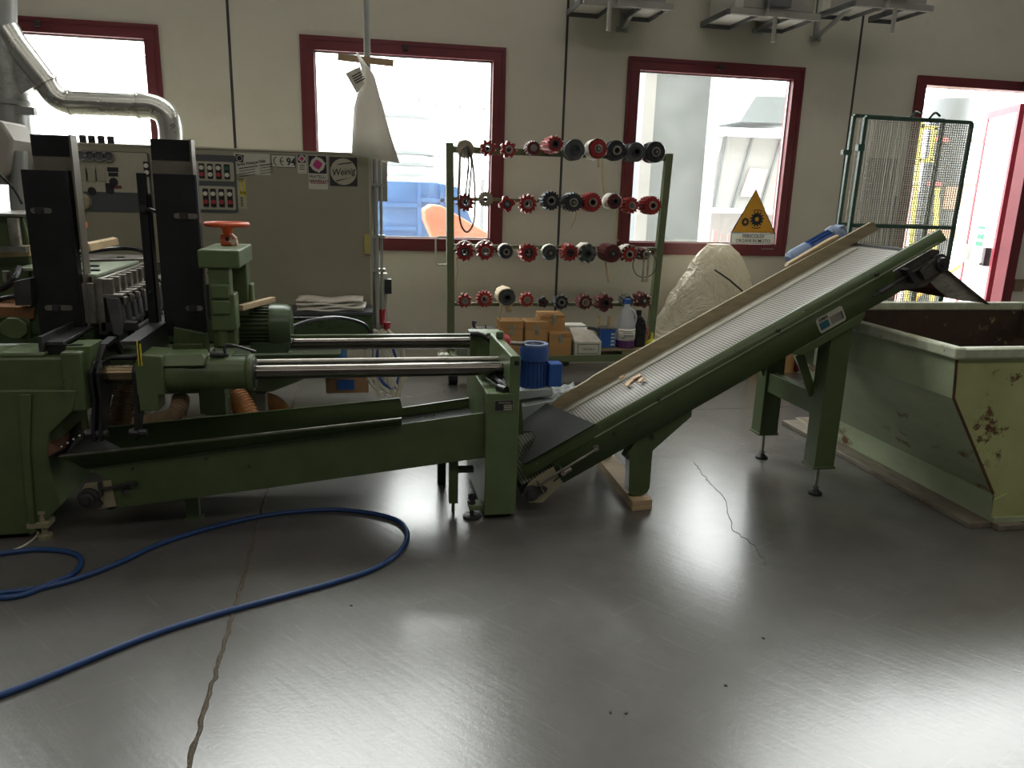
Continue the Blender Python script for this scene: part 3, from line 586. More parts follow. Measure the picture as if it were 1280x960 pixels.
# wood chips lying on the belt
chips = [(789, 476, .065, .035, 20), (777, 471, .04, .028, 70), (796, 471, .055, .03, -10), (784, 481, .04, .022, 100), (801, 475, .045, .03, 40)]
for i, (x, y, a, b, r) in enumerate(chips):
    d = _ray(x, y); nI = V((-st, 0, ct)); p0 = I(0, .100, 0); p0.y = 0; t_ = nI.dot(I(0, .102+.003*i, 0)-EYE)/nI.dot(d); p = EYE+d*t_
    m = Matrix.Rotation(radians(-29.1), 3, 'Y') @ rot('Z', r); o = MB().obox(p, (a, b, .007), m).build('wood_chip', M('fresh_chip', (.62, .42, .25), .6) if i == 0 else bpy.data.materials['fresh_chip'])
    tag(o, ['largest pale wood chip, middle of the little heap on the belt', 'leftmost wood chip of the little heap on the belt', 'upper wood chip of the little heap on the belt', 'lowest wood chip of the little heap on the belt', 'rightmost wood chip of the little heap on the belt'][i], 'wood chip', 'wood chips lying on the belt')

# ================================================================ waste skip at the right
sk = thing('waste_skip', 'rusty pale green steel waste skip under the head of the conveyor', 'skip', (3.6, 3.9, 0))
ys, ye = 3.09, 4.62; zr = .94; xl = 2.77; xrr = 4.62
# outer hull profile: vertical band, sloping flank, upright foot
prof = [(xl, zr), (xl+.02, .70), (3.125, .185), (3.14, .06)]; mir = [(xl+xrr-x, z) for x, z in prof][::-1]
def hull(y): return [V((x, y, z)) for x, z in prof]
mb = MB(); mb.grid([hull(ys), hull(ye)]); mb.build('left_flank', skipg, sk, solid=.008, smooth=False)
mb = MB(); mb.grid([[V((x, ys, z)) for x, z in mir], [V((x, ye, z)) for x, z in mir]]); mb.build('right_flank', skipg, sk, solid=.008, smooth=False)
mb = MB(); mb.prism([V((x, ys, z)) for x, z in prof+mir], (0, .008, 0)); mb.build('front_plate', skipy, sk, smooth=False)
mb = MB(); mb.prism([V((x, ye, z)) for x, z in prof+mir], (0, .008, 0)); mb.build('back_plate', skipg, sk, smooth=False)
mb = MB(); q = .012
for P, Q in ((prof, None), (mir, None)):
    mb.grid([[V((x+(q if P is prof else -q), ys+.01, z)) for x, z in P], [V((x+(q if P is prof else -q), ye-.01, z)) for x, z in P]])
mb.prism([V((x, ye-.016, z-.004)) for x, z in prof+mir], (0, .006, 0)); mb.prism([V((x, ys+.010, z-.004)) for x, z in prof+mir], (0, .006, 0))
mb.box(3.14, 4.25, ys+.01, ye-.01, .065, .075); mb.build('rusty_lining', skipin, sk, smooth=False)
mb = MB(); r_ = .045
for a, b, c, d in ((xl-.03, xl+.02, ys-.03, ye+.03), (xrr-.02, xrr+.03, ys-.03, ye+.03), (xl+.02, xrr-.02, ys-.03, ys+.02), (xl+.02, xrr-.02, ye-.02, ye+.03)): mb.box(a, b, c, d, zr-.045, zr+.012)
mb.build('rim', skiprim, sk, bev=.010)
mb = MB(); mb.bar((xl+.0, ys-.006, zr-.05), (xl+.02, ys-.006, .70), .012, .006, (0, 1, 0)); mb.bar((xl+.02, ys-.006, .70), (3.12, ys-.006, .19), .012, .006, (0, 1, 0)); mb.build('rusty_seam', rust, sk)
mb = MB(); mb.prism([(3.13, ys-.012, .06), (3.9, ys-.012, .06), (3.9, ys-.012, .15), (3.3, ys-.012, .15), (3.2, ys-.012, .19), (3.13, ys-.012, .16)], (0, .01, 0)); mb.build('foot_plate', skipy, sk)
mb = MB(); mb.box(3.14, 4.25, ys-.02, ye+.1, .035, .062); mb.build('floor_pan', skipg, sk)
mb = MB(); mb.prism([(3.135, ys, .06), (3.16, ys, .06), (3.155, ys, .13), (3.125, ys, .185)], (0, ye-ys, 0)); mb.build('foot_flange', skipg, sk)
# skid rail
mb = MB(); mb.box(3.15, 3.31, ys-.05, ye+.35, 0, .035); s_ = mb.build('skid_rail', skid, sk, bev=.006); mb = MB(); mb.box(3.95, 4.2, ys-.05, ye+.35, 0, .035); mb.build('skid_rail', skid, sk, bev=.006)
mb = MB(); mb.box(3.02, 3.15, ys+.0, ye+.3, 0, .032); mb.build('skid_flange', skid, sk, bev=.004)
mb = MB(); mb.prism([(3.15, ye+.04, .035), (3.30, ye+.04, .035), (3.30, ye+.04, .19), (3.20, ye+.04, .19)], (0, .02, 0)); mb.build('dark_foot', blackbar, sk)
# ================================================================ horizontal trough conveyor
tr = thing('trough_conveyor', 'dark green low trough conveyor feeding the foot of the inclined belt', 'conveyor', (-.4, 3.8, 0))
yf = 3.55
def F(x, y, Y=None): return A(x, y, yf if Y is None else Y)
mb = MB(); mb.prism([F(107, 586), F(597, 517), F(645, 511), F(650, 566), F(585, 575), F(330, 611), F(146, 635), F(137, 600)], (0, .006, 0)); fp = mb.build('front_panel', green, tr, bev=.001)
mb = MB(); a0, a1, b0, b1 = F(75, 570, 3.45), F(502, 523, 3.47), F(107, 586), F(502, 531)
mb.grid([[b0, b1], [a0, a1], [a0+V((0, -.012, -.004)), a1+V((0, -.012, -.004))]]); mb.build('front_flare', green, tr, solid=.004)
mb = MB(); mb.bar(a0+V((0, -.006, .003)), a1+V((0, -.006, .003)), .014, .004); mb.build('flare_edge', steelw, tr)
mb = MB(); mb.bar(F(112, 590, 3.547), F(502, 535, 3.547), .01, .004, (0, 1, 0)); mb.build('panel_lip', green, tr)
# back panel
mb = MB(); yb = 4.13
zf = lambda x: .345+(x+1.25)*.1215                        # belt surface height along x
bt = [A(118, 536, yb), A(500, 498, yb), A(503, 510, yb), A(640, 490, yb)]
mb.prism([bt[0], bt[1], bt[2], bt[3], V((.80, yb, .40)), V((-1.35, yb, .15))], (0, .006, 0)); bp_ = mb.build('back_panel', green, tr)
mb = MB(); mb.bar(bt[0], bt[1], .012, .006); mb.bar(bt[2], bt[3], .012, .006); mb.build('panel_edge', green, bp_, split=True)
# belt
mb = MB(); mb.grid([[V((x, 3.56, zf(x)-.15)), V((x, yb, zf(x)-.15))] for x in (-1.2, .70)]); mb.build('belt', M('dark_smooth_belt', (.05, .052, .05), .3, var=.2, scale=2), tr, solid=.006)
mb = MB(); mb.grid([[V((x, 3.56, .17+(x+1.02)*.114)), V((x, yb, .17+(x+1.02)*.114))] for x in (-1.1, .70)]); mb.build('return_belt', rubber, tr, solid=.004)
for x, nm in ((-1.17, 'tail_roller'), (.69, 'head_roller')):
    mb = MB(); mb.cyl((x, 3.57, zf(x)-.193), (x, yb-.01, zf(x)-.193), .038); mb.build(nm, rubber, tr)
# feeding plates at the left end
mb = MB(); P = [A(60, 571, 3.47), A(61, 541, 3.62), A(100, 518, 4.05), A(108, 538, 4.10), A(150, 560, 3.56), A(78, 571, 3.46)]; Q = A(104, 547, 3.75); mb.grid([[P[0], Q], [P[1], P[2]]]); mb.build('rusty_chute_plate', rust, tr, solid=.003)
mb = MB(); mb.grid([[P[0], P[5], P[4]], [Q, P[2], P[3]]]); mb.build('grey_chute_plate', M('dull_chute_grey', (.045, .045, .042), .5, .3), tr, solid=.003)
mb = MB()
for i in range(6): p = A(70+i*7.5, 563-i*4.6, 3.60); mb.cyl(p, p+V((0, -.006, .003)), .005, seg=8)
mb.build('chute_rivet', steelw, tr, split=True)
# tail bracket, bearing, tension screw
mb = MB(); mb.prism([F(x, y, 3.548) for x, y in ((107, 604), (139, 600), (146, 632), (123, 636), (98, 620))], (0, -.006, 0)); tb = mb.build('tail_bracket', tan, tr)
mb = MB(); c = A(112, 621, 3.545); mb.lathe(c+V((0, -.055, 0)), (0, 1, 0), [(0, 0), (.018, 0), (.022, .008), (.032, .012), (.034, .03), (.046, .034), (.046, .05), (0, .05)], 20)
mb.prism([c+V((0, -.03, -.045)), c+V((.05, -.03, -.045)), c+V((.06, -.03, -.03)), c+V((.04, -.03, .0)), c+V((.02, -.03, .03))], (0, .02, 0)); mb.build('tail_bearing', blackbar, tb)
mb = MB(); mb.tube([A(124, 612, 3.53), A(172, 604, 3.53)], .007, 8); mb.cyl(A(158, 606, 3.53), A(170, 604, 3.53), .012, seg=6); mb.obox(A(126, 611, 3.53), (.014, .03, .07)); mb.cyl(A(155, 615, 3.54), A(157, 615, 3.50), .011, seg=8); mb.build('tension_screw', blackbar, tb)
mb = MB()
for x, y in ((166, 586), (258, 573), (312, 583), (280, 564), (120, 625)): p = F(x, y, 3.549); mb.cyl(p, p+V((0, -.006, 0)), .006, seg=8)
mb.build('panel_screw', blackbar, fp, split=True)
# legs
mb = MB(); mb.box(.41, .455, 3.62, 3.66, .05, .34); mb.box(.425, .44, 3.63, 3.65, .0, .05); mb.build('leg', green, tr)
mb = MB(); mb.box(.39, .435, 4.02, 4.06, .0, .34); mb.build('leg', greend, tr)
mb = MB(); mb.box(-.875, -.815, 3.70, 3.74, .0, .20); mb.box(-.885, -.80, 3.69, 3.75, 0, .008); mb.build('leg', green, tr)
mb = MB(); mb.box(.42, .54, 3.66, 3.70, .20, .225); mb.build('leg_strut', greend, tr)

# ================================================================ column frame with the guide rails
ff = thing('rail_frame', 'green end column and castings carrying two polished steel guide rails', 'machine frame', (-.4, 3.8, 0))
# end column
mb = MB(); mb.box(.572, .735, 3.50, 4.12, .028, .662); col = mb.build('end_column', greenl, ff, bev=.006)
mb = MB(); mb.prism([(.684, 3.50, .66), (.735, 3.50, .66), (.735, 3.50, .838), (.727, 3.50, .845), (.690, 3.50, .845), (.684, 3.50, .838)], (0, .62, 0)); mb.build('rail_end_plate', greenl, ff, bev=.004)
mb = MB(); mb.cyl((.715, 3.502, .81), (.715, 3.494, .81), .012, seg=12); mb.build('end_plate_bore', rubber, ff)
mb = MB(); mb.box(.69, .73, 3.93, 3.97, .845, .885); mb.build('lifting_lug', greenl, ff, bev=.008)
pl = MB().box(.612, .705, 3.497, 3.4995, .573, .628).build('name_plate', M('nameplate_frame', (.25, .25, .24), .4, .4), col)
MB().box(.615, .702, 3.4955, 3.497, .576, .625).build('plate_field', inkblack, pl)
mb = MB()
for k in range(3): mb.box(.657, .698, 3.4945, 3.4955, .579+k*.010, .585+k*.010)
mb.build('plate_field_line', greyl, pl, split=True); text('FRAMAR', .013, (.630, 3.4953, .611), greyl, 'plate_lettering', pl, sx=1.3)
mb = MB(); mb.box(.50, .572, 3.52, 3.60, .05, .075); mb.build('foot_bracket', greenl, ff, bev=.003)
mb = MB(); mb.cyl((.517, 3.55, 0), (.517, 3.55, .13), .011, seg=12); mb.lathe((.517, 3.55, 0), (0, 0, 1), [(0, 0), (.045, 0), (.045, .012), (.02, .02), (0, .02)], 20); mb.cyl((.517, 3.55, .10), (.517, 3.55, .125), .020, seg=6); mb.cyl((.517, 3.55, .075), (.517, 3.55, .09), .018, seg=6); mb.build('levelling_foot', blackbar, ff)
# bunched black cable in the column top
cb = MB(); cb.tube(spline([(.585, 4.0, .70), (.60, 3.8, .70), (.65, 3.62, .69), (.675, 3.56, .675), (.66, 3.52, .672)], 8), .016, 10); cb.tube(spline([(.60, 4.05, .69), (.62, 3.85, .69), (.665, 3.7, .70), (.68, 3.6, .68)], 8), .013, 10)
cb.cyl((.64, 3.56, .675), (.67, 3.515, .672), .02); cb.build('cable_bundle', rubberg, ff)
# rear rail column, with flat strip and cable hose
mb = MB(); mb.box(.612, .80, 4.36, 4.50, .04, .80); mb.build('rear_column', greenl, ff, bev=.004)
mb = MB(); mb.box(.608, .645, 4.33, 4.36, .30, .80); mb.build('rear_clamp', green, ff, bev=.003)
mb = MB(); mb.cyl((-.6, 4.4, .735), (.78, 4.4, .735), .034, seg=28); mb.build('rear_rail', steel, ff)
mb = MB(); mb.box(-.5, .70, 4.32, 4.35, .785, .80); mb.build('cable_tray', green, ff)
mb = MB(); mb.tube(spline([(.60, 4.30, .805), (.66, 4.30, .80), (.715, 4.30, .765), (.745, 4.29, .71), (.75, 4.28, .66), (.74, 4.27, .62)], 8), .014, 10); mb.tube([(.60, 4.31, .805), (.65, 4.305, .803)], .018, 10); mb.build('cable_conduit', rubberg, ff)
# front rail and the thin rod behind it
mb = MB(); mb.cyl((-1.25, 3.70, .738), (.69, 3.70, .738), .034, seg=32); mb.build('front_rail', steel, ff)
mb = MB(); mb.cyl((-.55, 3.84, .757), (.69, 3.84, .757), .014, seg=16); mb.build('thin_rod', steelw, ff)
# sleeve housing on the front rail
def A0(x, y): return A(x, y, 3.62)
mb = MB(); mb.lathe((-.92, 3.70, .738), (1, 0, 0), [(.0, 0), (.085, 0), (.085, .10), (.078, .12), (.078, .37), (.088, .375), (.088, .40), (.0, .40)], 32)
mb.prism([(-1.02, 3.60, .66), (-.90, 3.60, .66), (-.90, 3.60, .84), (-1.0, 3.60, .85), (-1.02, 3.60, .80)], (0, .2, 0))
mb.prism([(-.93, 3.61, .79), (-.72, 3.61, .79), (-.72, 3.61, .825), (-.74, 3.66, .838), (-.92, 3.66, .838)], (0, .12, 0)); mb.build('sleeve_housing', green2, ff, bev=.006)
mb = MB(); mb.box(-1.015, -.93, 3.60, 3.72, .585, .67); mb.build('housing_flange', green2, ff, bev=.005)
mb = MB(); mb.ring((-.525, 3.70, .738), (-.512, 3.70, .738), .075, .036, 28); mb.build('wiper_ring', blackbar, ff)
mb = MB(); mb.ring((-.535, 3.70, .738), (-.518, 3.70, .738), .087, .074, 28); mb.build('housing_collar', greenl, ff)
mb = MB(); mb.tube(spline([(-.645, 3.70, .82), (-.645, 3.70, .86), (-.62, 3.70, .872), (-.50, 3.66, .845)], 6), .007, 8); mb.cyl((-.645, 3.70, .81), (-.645, 3.70, .83), .014, seg=10); mb.cyl((-.71, 3.68, .832), (-.65, 3.69, .826), .014); mb.build('clamp_lever', blackbar, ff)
# left casting holding the other end
mb = MB(); mb.prism([(-2.3, 3.58, .67), (-1.23, 3.58, .67), (-1.23, 3.58, .82), (-1.28, 3.58, .845), (-2.3, 3.58, .845)], (0, .30, 0)); mb.box(-1.31, -1.222, 3.565, 3.88, .60, .87); mb.build('left_casting', green2, ff, bev=.010)
mb = MB(); mb.box(-1.56, -1.38, 3.59, 3.80, .84, .868); mb.build('casting_pad', greenl, ff, bev=.012)
mb = MB(); mb.prism([(-1.30, 3.62, .60), (-1.226, 3.62, .60), (-1.20, 3.62, .885), (-1.30, 3.62, .885)], (0, .16, 0)); mb.build('casting_web', greenl, ff)
# pedestal
ped = [A(0, 489, 3.56), A(30, 488, 3.56), A(60, 488, 3.56), A(96, 488, 3.56), A(92, 512, 3.56), A(62, 542, 3.56), A(61, 572, 3.56), A(66, 600, 3.56), A(76, 632, 3.56), A(42, 667, 3.56), A(0, 672, 3.56)]
mb = MB(); ped[0].x = -2.3; ped[-1].x = -2.3; mb.prism(ped, (0, .5, 0)); mb.build('pedestal', green2, ff, bev=.006)
mb = MB(); mb.prism([A(24, 492, 3.555), A(40, 492, 3.555), A(38, 560, 3.555), A(46, 664, 3.555), A(38, 668, 3.555), A(30, 600, 3.555)], (0, -.012, 0)); mb.build('pedestal_rib', green2, ff, bev=.005)
fx, fy = G(57, 672).x, G(57, 672).y
mb = MB(); mb.lathe((fx, fy, 0), (0, 0, 1), [(0, 0), (.032, 0), (.032, .018), (.014, .022), (.014, .06), (.026, .06), (.026, .08), (.017, .08), (.014, .12), (.02, .12), (.02, .135), (0, .135)], 16); mb.box(fx-.06, fx+.03, fy-.03, fy+.05, .06, .082); lab(mb.build('levelling_foot', tan, ff), 'tan painted foot')
# levers around the short piece of rail
def lev(x, name, pts, w=.016):
    mb = MB(); mb.prism([(x, y, z) for y, z in pts], (w, 0, 0)); return mb.build(name, black, ff, bev=.003)
L1 = [(3.60, .77), (3.66, .81), (3.76, .80), (3.80, .72), (3.74, .62), (3.60, .46), (3.56, .46), (3.56, .52), (3.61, .64), (3.60, .70)]
for x in (-1.215, -1.185, -1.035): lev(x, 'lever_plate', L1)
mb = MB(); mb.cyl((-1.235, 3.58, .49), (-1.15, 3.58, .49), .018, seg=10); mb.cyl((-1.06, 3.58, .49), (-.985, 3.58, .49), .018, seg=10); mb.cyl((-1.24, 3.58, .49), (-1.215, 3.58, .49), .026, seg=6); mb.cyl((-1.045, 3.58, .49), (-1.02, 3.58, .49), .028, seg=6); mb.build('lever_pin', blackbar, ff)
mb = MB(); mb.bar((-1.20, 3.66, .77), (-1.19, 3.76, .86), .03, .02); mb.bar((-1.19, 3.76, .86), (-1.17, 3.84, .88), .04, .02); mb.bar((-1.17, 3.84, .88), (-1.15, 3.88, .80), .03, .02); mb.build('link_arm', blackbar, ff)
mb = MB(); mb.cyl((-1.17, 3.70, .738), (-1.035, 3.70, .738), .043, seg=24); mb.build('shaft_bush', M('bronze_steel', (.20, .15, .09), .25, .9, var=.2), ff)
mb = MB(); mb.cyl((-1.17, 3.78, .80), (-1.03, 3.78, .80), .012, seg=12); mb.build('lever_shaft', blackbar, ff)
# fence plates
KF = 1.12
def grow(mb, KF=None):                        # the plates stand at Y 4.14; sizes below were measured for Y 3.70
    xm_ = sum(v.co.x for v in mb.bm.verts)/len(mb.bm.verts); KF = 1.12 if xm_ > -1.12 else 1.08   # the left pair stands a little nearer
    for v in mb.bm.verts: v.co = EYE+(v.co-EYE)*KF
    return mb
def fence_set(dx, rx0, rx1, slots):
    y = 3.70
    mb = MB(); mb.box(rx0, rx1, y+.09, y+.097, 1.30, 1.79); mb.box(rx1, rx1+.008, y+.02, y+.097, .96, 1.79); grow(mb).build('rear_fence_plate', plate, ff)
    mb = MB(); mb.box(rx0, rx1, y+.088, y+.09, 1.70, 1.79); lab(grow(mb).build('fence_top_band', black, ff), 'black band')
    mb = MB(); mb.box(dx-1.425, dx-1.25, y, y+.008, .915, 1.64); f = grow(mb).build('front_fence_plate', black, ff, bev=.001)
    mb = MB(); mb.box(dx-1.252, dx-1.246, y+.008, y+.06, .93, 1.64); grow(mb).build('fence_side_return', blackbar, f)
    mb = MB()
    for z, x0, x1 in slots:
        n = 10; pts = [V((dx+x1-.012+.012*cos(a), y-.001, z+.012*sin(a))) for a in [(-.5+k/n)*pi for k in range(n+1)]]+[V((dx+x0+.012+.012*cos(a), y-.001, z+.012*sin(a))) for a in [(.5+k/n)*pi for k in range(n+1)]]
        mb.prism(pts, (0, -.002, 0))
    grow(mb).build('fence_slot', steelw, f, split=True)
    for z, x0, x1 in slots: mb = MB(); xc = dx+x0+(x1-x0)*.42; mb.lathe((xc, y, z), (0, -1, 0), [(0, 0), (.019, 0), (.019, .006), (.014, .006), (.014, .014), (0, .014)], 12); grow(mb).build('slot_bolt', blackbar, f)
fence_set(0, -1.405, -1.23, ((1.47, -1.405, -1.32), (1.047, -1.395, -1.28)))
fence_set(.525, -.92, -.743, ((1.46, -1.35, -1.25), (1.045, -1.33, -1.255)))
mb = MB(); mb.box(-.965, -.925, 3.69, 3.70, .95, 1.64); mb.box(-.93, -.922, 3.69, 3.74, .84, 1.55); b_ = grow(mb).build('fence_side_bar', black, ff)
mb = MB(); mb.tube([(-.945, 3.685, 1.49), (-.91, 3.66, 1.485), (-.885, 3.65, 1.478)], .008, 8); mb.cyl((-.945, 3.69, 1.49), (-.945, 3.67, 1.49), .016, seg=12); mb.cyl((-.95, 3.69, 1.12), (-.95, 3.675, 1.12), .008); grow(mb).build('clamp_handle', blackbar, b_)
mb = MB(); mb.box(-.705, -.665, 3.66, 3.70, 1.02, 1.16); mb.cyl((-.655, 3.70, 1.0), (-.655, 3.70, 1.26), .011); mb.cyl((-.655, 3.70, 1.25), (-.655, 3.70, 1.27), .018, .010); mb.tube([(-.70, 3.70, 1.21), (-.675, 3.70, 1.195), (-.655, 3.70, 1.195)], .006, 6); mb.box(-.70, -.64, 3.67, 3.71, .995, 1.03); grow(mb).build('fence_clamp', blackbar, ff, bev=.002)
# plate feet
mb = MB(); mb.prism([(-.87, 3.68, .83), (-.72, 3.68, .83), (-.725, 3.68, .93), (-.86, 3.68, .96)], (0, .07, 0)); grow(mb).build('fence_foot', green2, ff, bev=.004)
mb = MB(); mb.prism([(-1.47, 3.72, .92), (-1.30, 3.72, .92), (-1.30, 3.72, 1.0), (-1.33, 3.72, 1.12), (-1.45, 3.72, 1.12), (-1.47, 3.72, 1.0)], (0, .08, 0)); grow(mb).build('fence_foot', greend, ff, bev=.004)
mb = MB(); mb.cyl((-1.43, 3.75, .86), (-1.43, 3.75, .95), .025); grow(mb).build('fence_spindle', steelw, ff)
mb = MB(); mb.box(-1.62, -.80, 4.06, 4.30, .60, .74); mb.build('cross_slide', greend, ff, bev=.006)
mb = MB(); mb.box(-.97, -.82, 4.10, 4.2, .74, .80); mb.build('fence_mount', green2, ff, bev=.004)
# guide bars running back into the machine
mb = MB(); mb.box(-1.388, -1.312, 3.63, 5.1, .890, .906); mb.build('guide_bar', blackbar, ff, bev=.002)
mb = MB(); mb.box(-1.402, -1.385, 3.60, 4.05, .80, .935); mb.build('guide_bar_side', blackbar, ff, bev=.002)
mb = MB(); mb.box(-1.388, -1.24, 3.64, 3.66, .80, .89); mb.build('guide_bar_bracket', black, ff)
mb = MB(); mb.box(-1.078, -1.005, 3.63, 4.42, .890, .906); mb.build('guide_bar', blackbar, ff, bev=.002)
mb = MB(); mb.box(-.998, -.986, 3.60, 4.10, .80, .915); gs = mb.build('guide_bar_side', black, ff, bev=.001)
mb = MB(); mb.box(-1.0, -.995, 3.592, 3.60, .80, .915); mb.box(-.989, -.984, 3.592, 3.60, .80, .90); mb.build('yellow_mark', yellow, gs)
mb = MB(); mb.cyl((-1.19, 4.1, .90), (-1.20, 4.7, .90), .02); mb.cyl((-1.16, 4.1, .86), (-1.17, 4.6, .86), .018); mb.box(-1.28, -1.12, 4.05, 4.09, .88, .92); mb.box(-1.2, -1.1, 4.45, 4.49, .88, .92); mb.build('guide_shaft', blackbar, ff)
# drive motor of the trough conveyor, behind the end column
mc = V((1.0, 4.38, 0))
mb = MB(); mb.lathe(mc, (0, 0, 1), [(0, .45), (.075, .45), (.075, .63), (.088, .635), (.09, .70), (.082, .722), (.0, .73)], 28); dm = mb.build('drive_motor', blueenam, tr)
mb = MB()
for k in range(22): a = 2*pi*k/22; d = V((cos(a), sin(a), 0)); mb.bar(mc+d*.078+V((0, 0, .46)), mc+d*.078+V((0, 0, .63)), .004, .014, d)
mb.build('motor_fin', blueenam, dm, split=True)
mb = MB(); mb.ring(mc+V((0, 0, .722)), mc+V((0, 0, .733)), .084, .058); mb.build('fan_cover_rim', bluelt, dm)
mb = MB()
for k in range(12): a = 2*pi*k/12; d = V((cos(a), sin(a), 0)); mb.bar(mc+d*.015+V((0, 0, .731)), mc+d*.055+V((0, 0, .729)), .006, .003)
mb.build('fan_slot', rubber, dm, split=True)
MB().box(1.08, 1.16, 4.30, 4.40, .48, .62).build('terminal_box', bluecan, dm, bev=.005)
mb = MB(); mb.prism([(.83, 4.28, .40), (1.10, 4.28, .435), (1.10, 4.28, .475), (.83, 4.28, .465)], (0, .2, 0)); mb.build('motor_guard', M('pale_blue_grey_sheet', (.40, .44, .44), .4, .3, var=.08), tr, bev=.004)
mb = MB(); mb.prism([(.83, 4.24, .28), (1.20, 4.24, .345), (1.20, 4.24, .43), (1.02, 4.24, .40), (.83, 4.24, .37)], (0, .2, 0)); mb.build('drive_housing', bpy.data.materials['pale_blue_grey_sheet'], tr, bev=.004)
mb = MB(); mb.lathe((.735, 4.1, .79), (1, 0, 0), [(0, 0), (.06, 0), (.045, .05), (.03, .06), (0, .06)], 16); lab(mb.build('adjusting_knob', redplug, ff), 'red knob')
mb = MB(); mb.cyl((.78, 4.1, .79), (.88, 4.1, .785), .012); mb.build('knob_shaft', steelw, ff)
mb = MB(); mb.box(.79, .82, 3.98, 4.0, .33, .50); mb.tube(spline([(.81, 4.0, .48), (.84, 4.0, .42), (.85, 4.0, .36), (.83, 4.0, .30)], 6), .006, 6); mb.prism([(.79, 3.95, .30), (.86, 3.95, .30), (.84, 3.95, .50), (.79, 3.95, .52)], (0, .02, 0)); mb.build('discharge_plate', green, tr)
mb = MB(); mb.grid([[V((1.04+.03*i, 4.27+.05*j, .425+.012*sin(i*2.3+j*1.7)+.01*sin(i*5+j*3)+.004*i)) for i in range(9)] for j in range(5)]); tag(mb.build('clear_wrap', clearf, solid=.003), 'crumpled clear plastic wrap behind the foot of the inclined conveyor', 'plastic wrap')

# ================================================================ control cabinet of the moulding machine
cc = thing('control_cabinet', 'large beige-grey control cabinet with button panels and stickers, behind the machine', 'control cabinet', (-1.0, 6.0, .66))
cy = 5.80; xe = .063
mb = MB(); mb.box(-1.385, xe, cy, cy+.55, .66, 1.835); mb.build('cabinet_body', greyc, cc, bev=.006)
mb = MB(); mb.box(-2.3, -1.395, cy, cy+.55, .66, 1.84); mb.build('cabinet_body', greyc, cc, bev=.006)
mb = MB(); mb.box(-2.3, xe+.005, cy-.006, cy+.55, 1.838, 1.85); mb.build('cabinet_top', greyl, cc)
mb = MB(); mb.box(xe-.012, xe+.004, cy-.008, cy, .66, 1.83); mb.build('cabinet_edge', greyl, cc)
MB().box(-2.3, xe, cy-.02, cy, .66, .72).build('cabinet_skirt', greyd, cc)
def rrect(mb, x0, x1, z0, z1, y, t, r, slant=0):
    P = []
    for cx, cz, a0 in ((x1-r, z1-r, 0), (x0+r, z1-r, 90), (x0+r, z0+r, 180), (x1-r, z0+r, 270)):
        for k in range(5): a = radians(a0+k*22.5); P.append(V((cx+r*cos(a), y, cz+r*sin(a))))
    return mb.prism(P, (0, -t, 0))
def cp_(x, y): p = A(x, y, cy); return p.x, p.z
bpn = rrect(MB(), -1.345, -.86, 1.41, 1.80, cy, .004, .015).build('button_panel', greyd, cc)
mb = MB(); rrect(mb, -1.325, -.875, 1.625, 1.755, cy-.004, .002, .012); rrect(mb, -1.325, -.875, 1.43, 1.59, cy-.004, .002, .012); mb.build('panel_inset', greyl, bpn)
def buttons(x, z, w, h, cols, par):
    b = rrect(MB(), x-w/2, x+w/2, z-h/2, z+h/2, cy-.006, .006, .004).build('switch_block', inkblack, par)
    n = len(cols)
    for i, c in enumerate(cols):
        zz = z+h/2-h*(i+.62)/(n+.25); mb = MB(); mb.cyl((x, cy-.012, zz), (x, cy-.022, zz), w*.42, seg=16)
        mb.build('push_button', c, b if par is cc else par)
rb = M('red_button', (.38, .03, .05), .4, var=0); wb = M('white_button', (.62, .60, .52), .4, var=0); gb = M('green_button', (.02, .10, .06), .4, var=0)
for px, cols in ((170, (wb, wb)), (181, (wb, wb)), (242, (wb, rb)), (253, (wb, wb)), (264, (wb, rb)), (275, (gb, wb))): buttons(cp_(px, 0)[0]-.02, 1.69, .036, .10, cols, bpn)
for px, cols in ((246, (wb, rb)), (256, (wb, rb)), (267, (wb, rb)), (278, (wb, rb)), (182, (wb, rb))): buttons(cp_(px, 0)[0]-.025, 1.51, .036, .125, cols, bpn)
MB().box(-1.27, -1.20, cy-.008, cy-.006, 1.47, 1.56).build('panel_opening', inkblack, bpn)
# stickers
def sticker(lbl, x0, y0, x1, y1, mat, t=.0012):
    (xa, za), (xb, zb) = cp_(x0, y0), cp_(x1, y1); o = MB().box(xa, xb, cy-t, cy, zb, za).build('sticker', mat, cc); lab(o, lbl); return o, xa, xb, zb, za
stp = M('sticker_paper', (.52, .50, .43), .6, var=.04)
o, xa, xb, za, zb = sticker('service sticker with small printed text', 292, 191, 338, 219, stp)
q = MB().obox(((xa+.037), cy-.0025, zb-.035), (.055, .002, .05), rot('Y', 8)).build('sticker_mark', inkblack, o)
mb = MB(); mb.ring((xa+.037, cy-.0035, zb-.035), (xa+.037, cy-.0045, zb-.035), .021, .017); mb.build('mark_ring', stp, o)
tl = rot('Y', -10) @ V((1, 0, 0)); tu = rot('Y', -10) @ V((0, 0, 1))
text('Service Weinig per l\'Italia', .027, (xa+.02, cy-.002, zb-.088), inkblack, 'sticker_lettering', o, tl, tu, bold=.0006, sx=.70)
for i in range(4):
    mb = MB(); mb.bar(V((xa+.03, cy-.0018, zb-.105-i*.018)), V((xa+.03, cy-.0018, zb-.105-i*.018))+tl*(.11 if i else .13), .001, .004 if i else .006, (0, 0, 1)); mb.bar(V((xa+.17, cy-.0018, zb-.08-i*.018)), V((xa+.17, cy-.0018, zb-.08-i*.018))+tl*.09, .001, .004 if i else .006, (0, 0, 1)); mb.build('printed_line', inkblack, o, split=True)
o, xa, xb, za, zb = sticker('CE 94 sticker', 338.5, 193, 370, 210, inkblack, .001)
